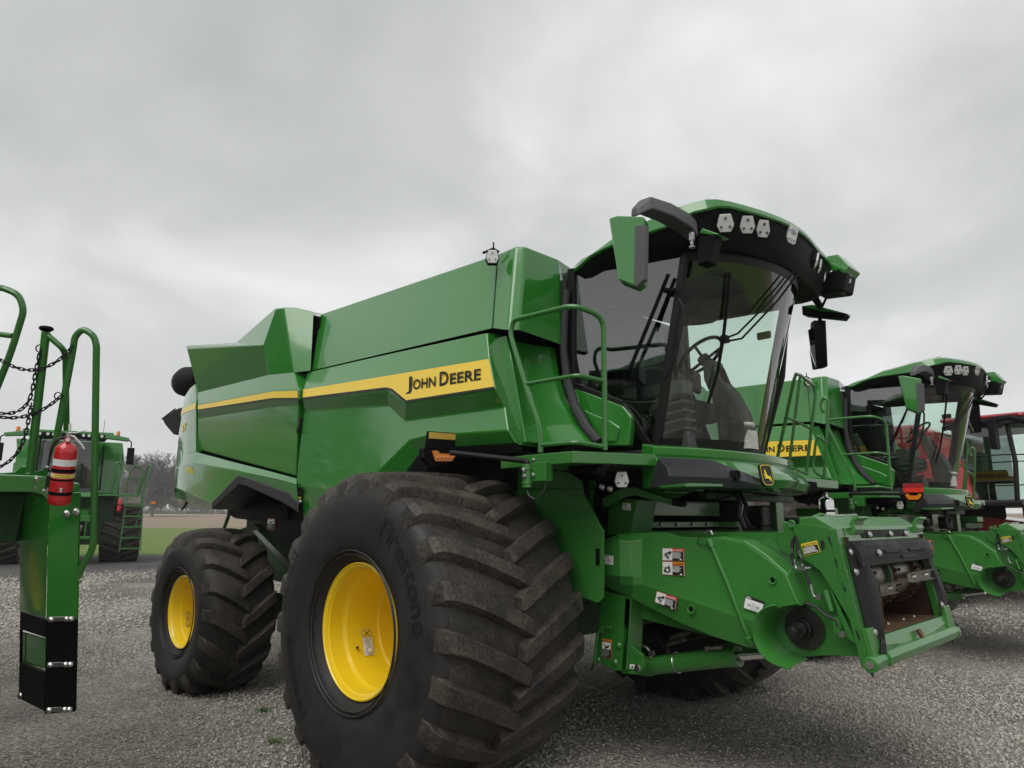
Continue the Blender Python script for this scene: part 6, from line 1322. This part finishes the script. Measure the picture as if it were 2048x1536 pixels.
# the second machine's marker lamp is swung forward and carries a red plate
Mi = (Matrix.Translation(second_loc) @ Matrix.Rotation(second_rz, 4, 'Z') @ Matrix.Scale(.98, 4)).inverted()
def loc2(mb): mb.v = [tuple(Mi @ Vector(p_)) for p_ in mb.v]; return mb
L2 = lambda u, v, o=0.: at(u, v, y=3.95)-cF*o
hb = Mi.inverted() @ V(.95, -1.70, 2.05)
loc2(MB().tube([hb-V(0, 0, .07), hb, at(1700, 987, y=4.15), L2(1812, 988)], .019, 10, round_=.04)).build('lamp_arm', 'black_paint', second)
lb2 = loc2(MB().prism([L2(u, v) for u, v in ((1804, 984), (1847, 984), (1848, 992), (1838, 1003), (1814, 1003), (1803, 993))], cF*.06)).build('marker_lamp', 'black_plastic', second, .004)
loc2(MB().prism([L2(u, v, .012) for u, v in ((1808, 988), (1815, 987), (1820, 991), (1834, 991), (1838, 987), (1842, 988), (1840, 995), (1834, 999), (1816, 999))], cF*.011)).build('amber_lens', 'amber', lb2)
loc2(MB().prism([L2(u, v, .01) for u, v in ((1806, 967), (1846, 966), (1846, 985), (1806, 985))], cF*.012)).build('red_plate', 'red', lb2)
loc2(MB().poly([L2(u, v, .016) for u, v in ((1807, 975.5), (1845, 975), (1845, 984), (1807, 984.5))])).build('reflector', 'red_cloth', lb2)
back, Mb = build_back_combine()
red = build_red_combine()
p0, p1 = at(118, 1008, d=3.88), at(137, 868, d=3.88)
extinguisher(p0, p1-p0, .055, (p1-p0).length*.93, 'red_bottle', 'red fire extinguisher strapped to the ladder at the left edge', None, out=(CAM-p0).normalized())
extinguisher(V(1.30, 2.22, 1.62), (0, 0, 1), .072, .30, 'chrome', 'silver fire extinguisher standing behind the feeder of the nearest combine', None, detail=False)
extinguisher(Mb @ V(1.62, 1.66, 1.72), (0, .05, 1), .07, .42, 'red_bottle', 'small red fire extinguisher on the distant combine ladder', None, detail=False)
# ================================================================== trees
def grow(rng, h, spread, n0, depth=6, lean=.0, up=.35):
    segs = []
    def branch(p, d, L, r, lev):
        n = 3 if lev < 3 else 2; q = p; dd = d
        for i in range(n):
            dd = (dd + V(rng.gauss(0, .10), rng.gauss(0, .10), rng.gauss(0, .06)+ (up*.12 if lev else 0))).normalized()
            e = q+dd*(L/n); r1 = r*(1-.45*(i+1)/n) if lev else r*(1-.30*(i+1)/n)
            segs.append((q.copy(), e.copy(), r*(1-.45*i/n) if lev else r*(1-.30*i/n), r1, lev)); q = e
            if lev < depth and (lev or i >= 1):
                for k in range(rng.choice((1, 2, 2)) if lev < depth-1 else rng.choice((1, 2))):
                    ax = dd.orthogonal(); ax.rotate(Matrix.Rotation(rng.uniform(0, 6.28), 3, dd).to_quaternion()); a = rng.uniform(.45, .95)*spread
                    nd = (dd*math.cos(a)+ax*math.sin(a)).normalized(); branch(q, nd, L*rng.uniform(.52, .74), r1*rng.uniform(.5, .7), lev+1)
        if lev < depth:
            for k in range(2):
                ax = dd.orthogonal(); ax.rotate(Matrix.Rotation(rng.uniform(0, 6.28), 3, dd).to_quaternion()); a = rng.uniform(.2, .5)*spread
                branch(q, (dd*math.cos(a)+ax*math.sin(a)).normalized(), L*rng.uniform(.6, .78), r1*.8, lev+1)
    branch(V(0, 0, -.3), V(lean, 0, 1).normalized(), h*.34, h*.019, 0)
    return segs
def tree_meshes(seed, h, spread, depth, mat, keep=1., bud=None, tw=.022):
    rng = random.Random(seed); segs = grow(rng, h, spread, 4, depth)
    top = max(s[1].z for s in segs); k = h/top
    tb, cb = MB(), MB()
    for a, b_, r0, r1, lev in segs:
        a, b_ = a*k, b_*k; r0 = max(r0*k, tw); r1 = max(r1*k, tw*.8)
        mb = tb if lev == 0 else cb
        t = (b_-a).normalized(); x = t.orthogonal().normalized(); y = t.cross(x); n = 6 if lev == 0 else 3
        vs = [p_ + (x*math.cos(6.283*j/n)+y*math.sin(6.283*j/n))*r for p_, r in ((a, r0), (b_, r1)) for j in range(n)]
        mb.add(vs, [(j, (j+1) % n, n+(j+1) % n, n+j) for j in range(n)])
        if bud and lev >= depth-1:
            for _ in range(bud):
                p_ = a.lerp(b_, rng.random())+V(rng.gauss(0, .12), rng.gauss(0, .12), rng.gauss(0, .12)); s = rng.uniform(.05, .12); u = V(rng.gauss(0, 1), rng.gauss(0, 1), rng.gauss(0, 1)).normalized(); w = u.orthogonal()
                cb.add([p_, p_+u*s, p_+u*s*.5+w*s*.6], [(0, 1, 2)], 1)
    return tb.mesh('trunk', mat, 60, False), cb.mesh('crown', [mat, 'bud'] if bud else mat, 60, False)
plain('bud', (.22, .24, .07), .8, 0, .2, 2)
KINDS = [tree_meshes(11, 19, 1.0, 6, 'bark', tw=.035), tree_meshes(23, 15, .85, 6, 'bark'), tree_meshes(5, 13, .9, 6, 'bark_pale'), tree_meshes(41, 9, .9, 5, 'bark_pale', bud=3), tree_meshes(77, 17, .75, 6, 'bark')]
def put_tree(kind, u, r, sc, rz, label, group):
    az = YAW - math.atan2(u-1024, FPX); x, y = CAM.x+r*math.cos(az), CAM.y+r*math.sin(az)
    e_ = empty('bare_tree' if kind != 3 else 'budding_tree', (x, y, height(x, y)), rz); e_.scale = (sc, sc, sc)
    e_['label'] = label; e_['category'] = 'tree'; 
    if group: e_['group'] = group
    for nm, me in zip(('trunk', 'crown'), KINDS[kind]): mesh_obj(nm, me, e_)
put_tree(0, 316, 215, .92, .4, 'tall bare spreading tree, the largest and nearest in the distant tree line', None)
rng = random.Random(3)
for i in range(46):
    u = 195+i*9.6+rng.uniform(-4, 4); k = rng.choice((1, 1, 2, 4, 4, 2)); put_tree(k, u, rng.uniform(300, 350), rng.uniform(.5, .85), rng.uniform(0, 6), 'bare grey tree in the hazy wood beyond the brown field', 'bare trees of the distant wood')
for i in range(9):
    put_tree(3, 235+i*45+rng.uniform(-15, 15), rng.uniform(285, 300), rng.uniform(.55, .95), rng.uniform(0, 6), 'small tree with pale green buds at the edge of the distant wood', 'budding trees at the wood edge')
# a row of evergreens at the lane behind the photographer's left
plain('needles', (.020, .040, .018), .8, 0, .3, 3)
ev = MB(); re_ = random.Random(4)
for i in range(2600):
    t = re_.random()**.7; z = 1.0+8.5*t; rr_ = (2.6*(1-t)**.75+.15)*re_.uniform(.35, 1); a = re_.uniform(0, 6.28); p_ = V(rr_*math.cos(a), rr_*math.sin(a), z); s = re_.uniform(.25, .6); d = V(math.cos(a), math.sin(a), re_.uniform(-.6, .1)); w = V(-math.sin(a), math.cos(a), re_.uniform(-.3, .3))*.4
    ev.add([p_-w*s, p_+w*s, p_+d*s], [(0, 1, 2)])
row_ = MB()
for i in range(11):
    a = R_(203+i*3.3+re_.uniform(-1, 1)); r = re_.uniform(58, 70); x, y = CAM.x+r*math.cos(a), CAM.y+r*math.sin(a); s = re_.uniform(1.0, 1.7); zz = height(x, y)
    row_.add([(x+p_[0]*s, y+p_[1]*s, zz+p_[2]*s) for p_ in ev.v], ev.f); row_.tube([V(x, y, zz-.2), V(x, y, zz+8*s)], [.2, .03], 6)
row_.build('evergreen_row', 'needles', None, 0, 2, 60, False, kind='stuff', label='dark evergreen row mirrored in the side panel', category='trees')
# low scrub under the wood: one mass
sc_ = MB(); rg_ = random.Random(9)
for i in range(5200):
    u = rg_.uniform(150, 720); r = rg_.uniform(296, 345); az = YAW-math.atan2(u-1024, FPX); x, y = CAM.x+r*math.cos(az), CAM.y+r*math.sin(az); z = height(x, y)
    hh = rg_.uniform(.6, 3.2); dx_, dy_ = rg_.gauss(0, .5), rg_.gauss(0, .5); w = rg_.uniform(.05, .16)
    sc_.add([(x-w, y, z), (x+w, y+w, z), (x+dx_, y+dy_, z+hh)], [(0, 1, 2)])
sc_.build('undergrowth', 'bark_pale', None, 0, 2, 60, False, kind='stuff', label='grey brown undergrowth beneath the distant wood', category='undergrowth')

# ================================================================== loose gravel
plain('stone_a', (.39, .364, .322), .9, 0, .3, 90, .4); plain('stone_b', (.47, .438, .39), .9, 0, .25, 90, .4); plain('stone_c', (.27, .251, .224), .9, 0, .3, 90, .4)
def gravel(n, r0, r1, a0, a1, s0, s1, name, label, seed):
    g = np.random.RandomState(seed)
    r = np.sqrt(g.uniform(r0**2, r1**2, n)); r = r0+(r-r0)*g.uniform(.55, 1, n)**.6; a = g.uniform(a0, a1, n)
    x = CAM.x+r*np.cos(a); y = CAM.y+r*np.sin(a)
    z = np.array([height(p, q) for p, q in zip(x, y)]) if n < 200000 else 0*x
    s = s0*(s1/s0)**(g.uniform(0, 1, n)**1.7)
    # packed wheel tracks carry finer, sparser stone
    tr = np.sin(x*.9+1.2*np.sin(y*.55)+.6)+np.sin(y*1.15+1.1*np.sin(x*.6)); tr2 = np.sin(x*.35-y*.9)
    w = np.clip((tr+tr2*.7-.2)/1.2, 0, 1); s = s*(1-.45*w); keep = g.uniform(0, 1, n) > .45*w
    x, y, z, s = x[keep], y[keep], z[keep], s[keep]; n = len(x)
    base = np.array([(1, 0, 0), (-1, 0, 0), (0, 1, 0), (0, -1, 0), (0, 0, 1), (0, 0, -1)], float)
    v = base[None]*g.uniform(.55, 1.25, (n, 6, 1)) + g.normal(0, .22, (n, 6, 3))
    q = g.normal(0, 1, (n, 4)); q /= np.linalg.norm(q, axis=1)[:, None]; w_, x_, y_, z_ = q.T
    Rm = np.stack([np.stack([1-2*(y_**2+z_**2), 2*(x_*y_-z_*w_), 2*(x_*z_+y_*w_)], 1), np.stack([2*(x_*y_+z_*w_), 1-2*(x_**2+z_**2), 2*(y_*z_-x_*w_)], 1), np.stack([2*(x_*z_-y_*w_), 2*(y_*z_+x_*w_), 1-2*(x_**2+y_**2)], 1)], 1)
    v = np.einsum('nij,nkj->nki', Rm, v)*(s*.5)[:, None, None]; v[:, :, 2] *= .75
    v += np.stack([x, y, z+s*.12], 1)[:, None, :]
    f = np.array([(0, 2, 4), (2, 1, 4), (1, 3, 4), (3, 0, 4), (2, 0, 5), (1, 2, 5), (3, 1, 5), (0, 3, 5)])
    F = (f[None]+(np.arange(n)*6)[:, None, None]).reshape(-1)
    me = bpy.data.meshes.new(name); me.vertices.add(n*6); me.vertices.foreach_set('co', v.reshape(-1)); me.loops.add(len(F)); me.loops.foreach_set('vertex_index', F.astype(np.int32))
    me.polygons.add(n*8); me.polygons.foreach_set('loop_start', (np.arange(n*8)*3).astype(np.int32)); me.polygons.foreach_set('loop_total', np.full(n*8, 3, np.int32))
    for mt in ('stone_a', 'stone_b', 'stone_c'): me.materials.append(MATS[mt])
    # darker stone in worn patches, paler elsewhere
    pt = np.sin(x*1.3+2*np.sin(y*.7))+np.sin(y*1.7+1.5*np.sin(x*.9)); pr = np.clip(.24+.20*pt, .05, .7)
    c = g.uniform(0, 1, n); mi = np.where(c < pr, 2, np.where(c < .62, 0, 1)); me.polygons.foreach_set('material_index', np.repeat(mi, 8).astype(np.int32))
    me.update(); me.validate(); o = bpy.data.objects.new(name, me); col.objects.link(o); o['kind'] = 'stuff'; o['label'] = label; o['category'] = 'gravel'; return o
gravel(170000, 4.9, 13.5, YAW-R_(39), YAW+R_(39), .011, .044, 'gravel', 'crushed grey limestone gravel covering the lot', 1)
gravel(60000, 12.5, 24., YAW-R_(39), YAW+R_(39), .03, .08, 'gravel', 'crushed grey gravel farther out on the lot', 2)
# ================================================================== small things on the gravel
plain('blade', (.075, .13, .025), .7, 0, .3, 40)
def tuft(u, v, n, h, sp, mat, label, name='grass_tuft', cat='grass'):
    c = at(u, v, z=.0); rg2 = random.Random(int(u)); mb = MB()
    for i in range(n):
        a = rg2.uniform(0, 6.28); b0 = V(rg2.gauss(0, sp*.4), rg2.gauss(0, sp*.4), .005); d = V(math.cos(a), math.sin(a), 0)*rg2.uniform(.2, 1)*h; w = V(-math.sin(a), math.cos(a), 0)*.003; hh = h*rg2.uniform(.5, 1)
        mb.add([b0-w, b0+w, b0+d*.4+w*.7+V(0, 0, hh*.7), b0+d*.4-w*.7+V(0, 0, hh*.7), b0+d+V(0, 0, hh)], [(0, 1, 2, 3), (3, 2, 4)])
    o = mb.build(name, mat, None, 0, 2, 60, False, label=label, category=cat); o.location = c; return o
tuft(547, 1487, 110, .035, .09, 'blade', 'small green grass tuft beside the front tyre'); tuft(527, 1424, 90, .045, .07, 'blade', 'tiny green grass tuft in the gravel between the two yellow wheels'); tuft(640, 1518, 60, .04, .05, 'blade', 'sparse green grass tuft right against the front tyre')
tuft(1795, 1338, 22, .06, .02, 'straw', 'pale straw wisp lying below the feeder mouth', 'straw_wisp', 'straw')
# ================================================================== air
m = bpy.data.materials.new('haze'); m.use_nodes = True; MATS['haze'] = m; nt = m.node_tree; nt.nodes.clear()
pv = N(nt, 'ShaderNodeVolumePrincipled'); pv.inputs['Color'].default_value = (.93, .94, .95, 1); pv.inputs['Density'].default_value = .0007
o_ = N(nt, 'ShaderNodeOutputMaterial'); nt.links.new(pv.outputs[0], o_.inputs['Volume'])
hzb = MB().span((-440, -420, -1.4), (430, 440, 27)).build('haze', 'haze', None, kind='stuff')
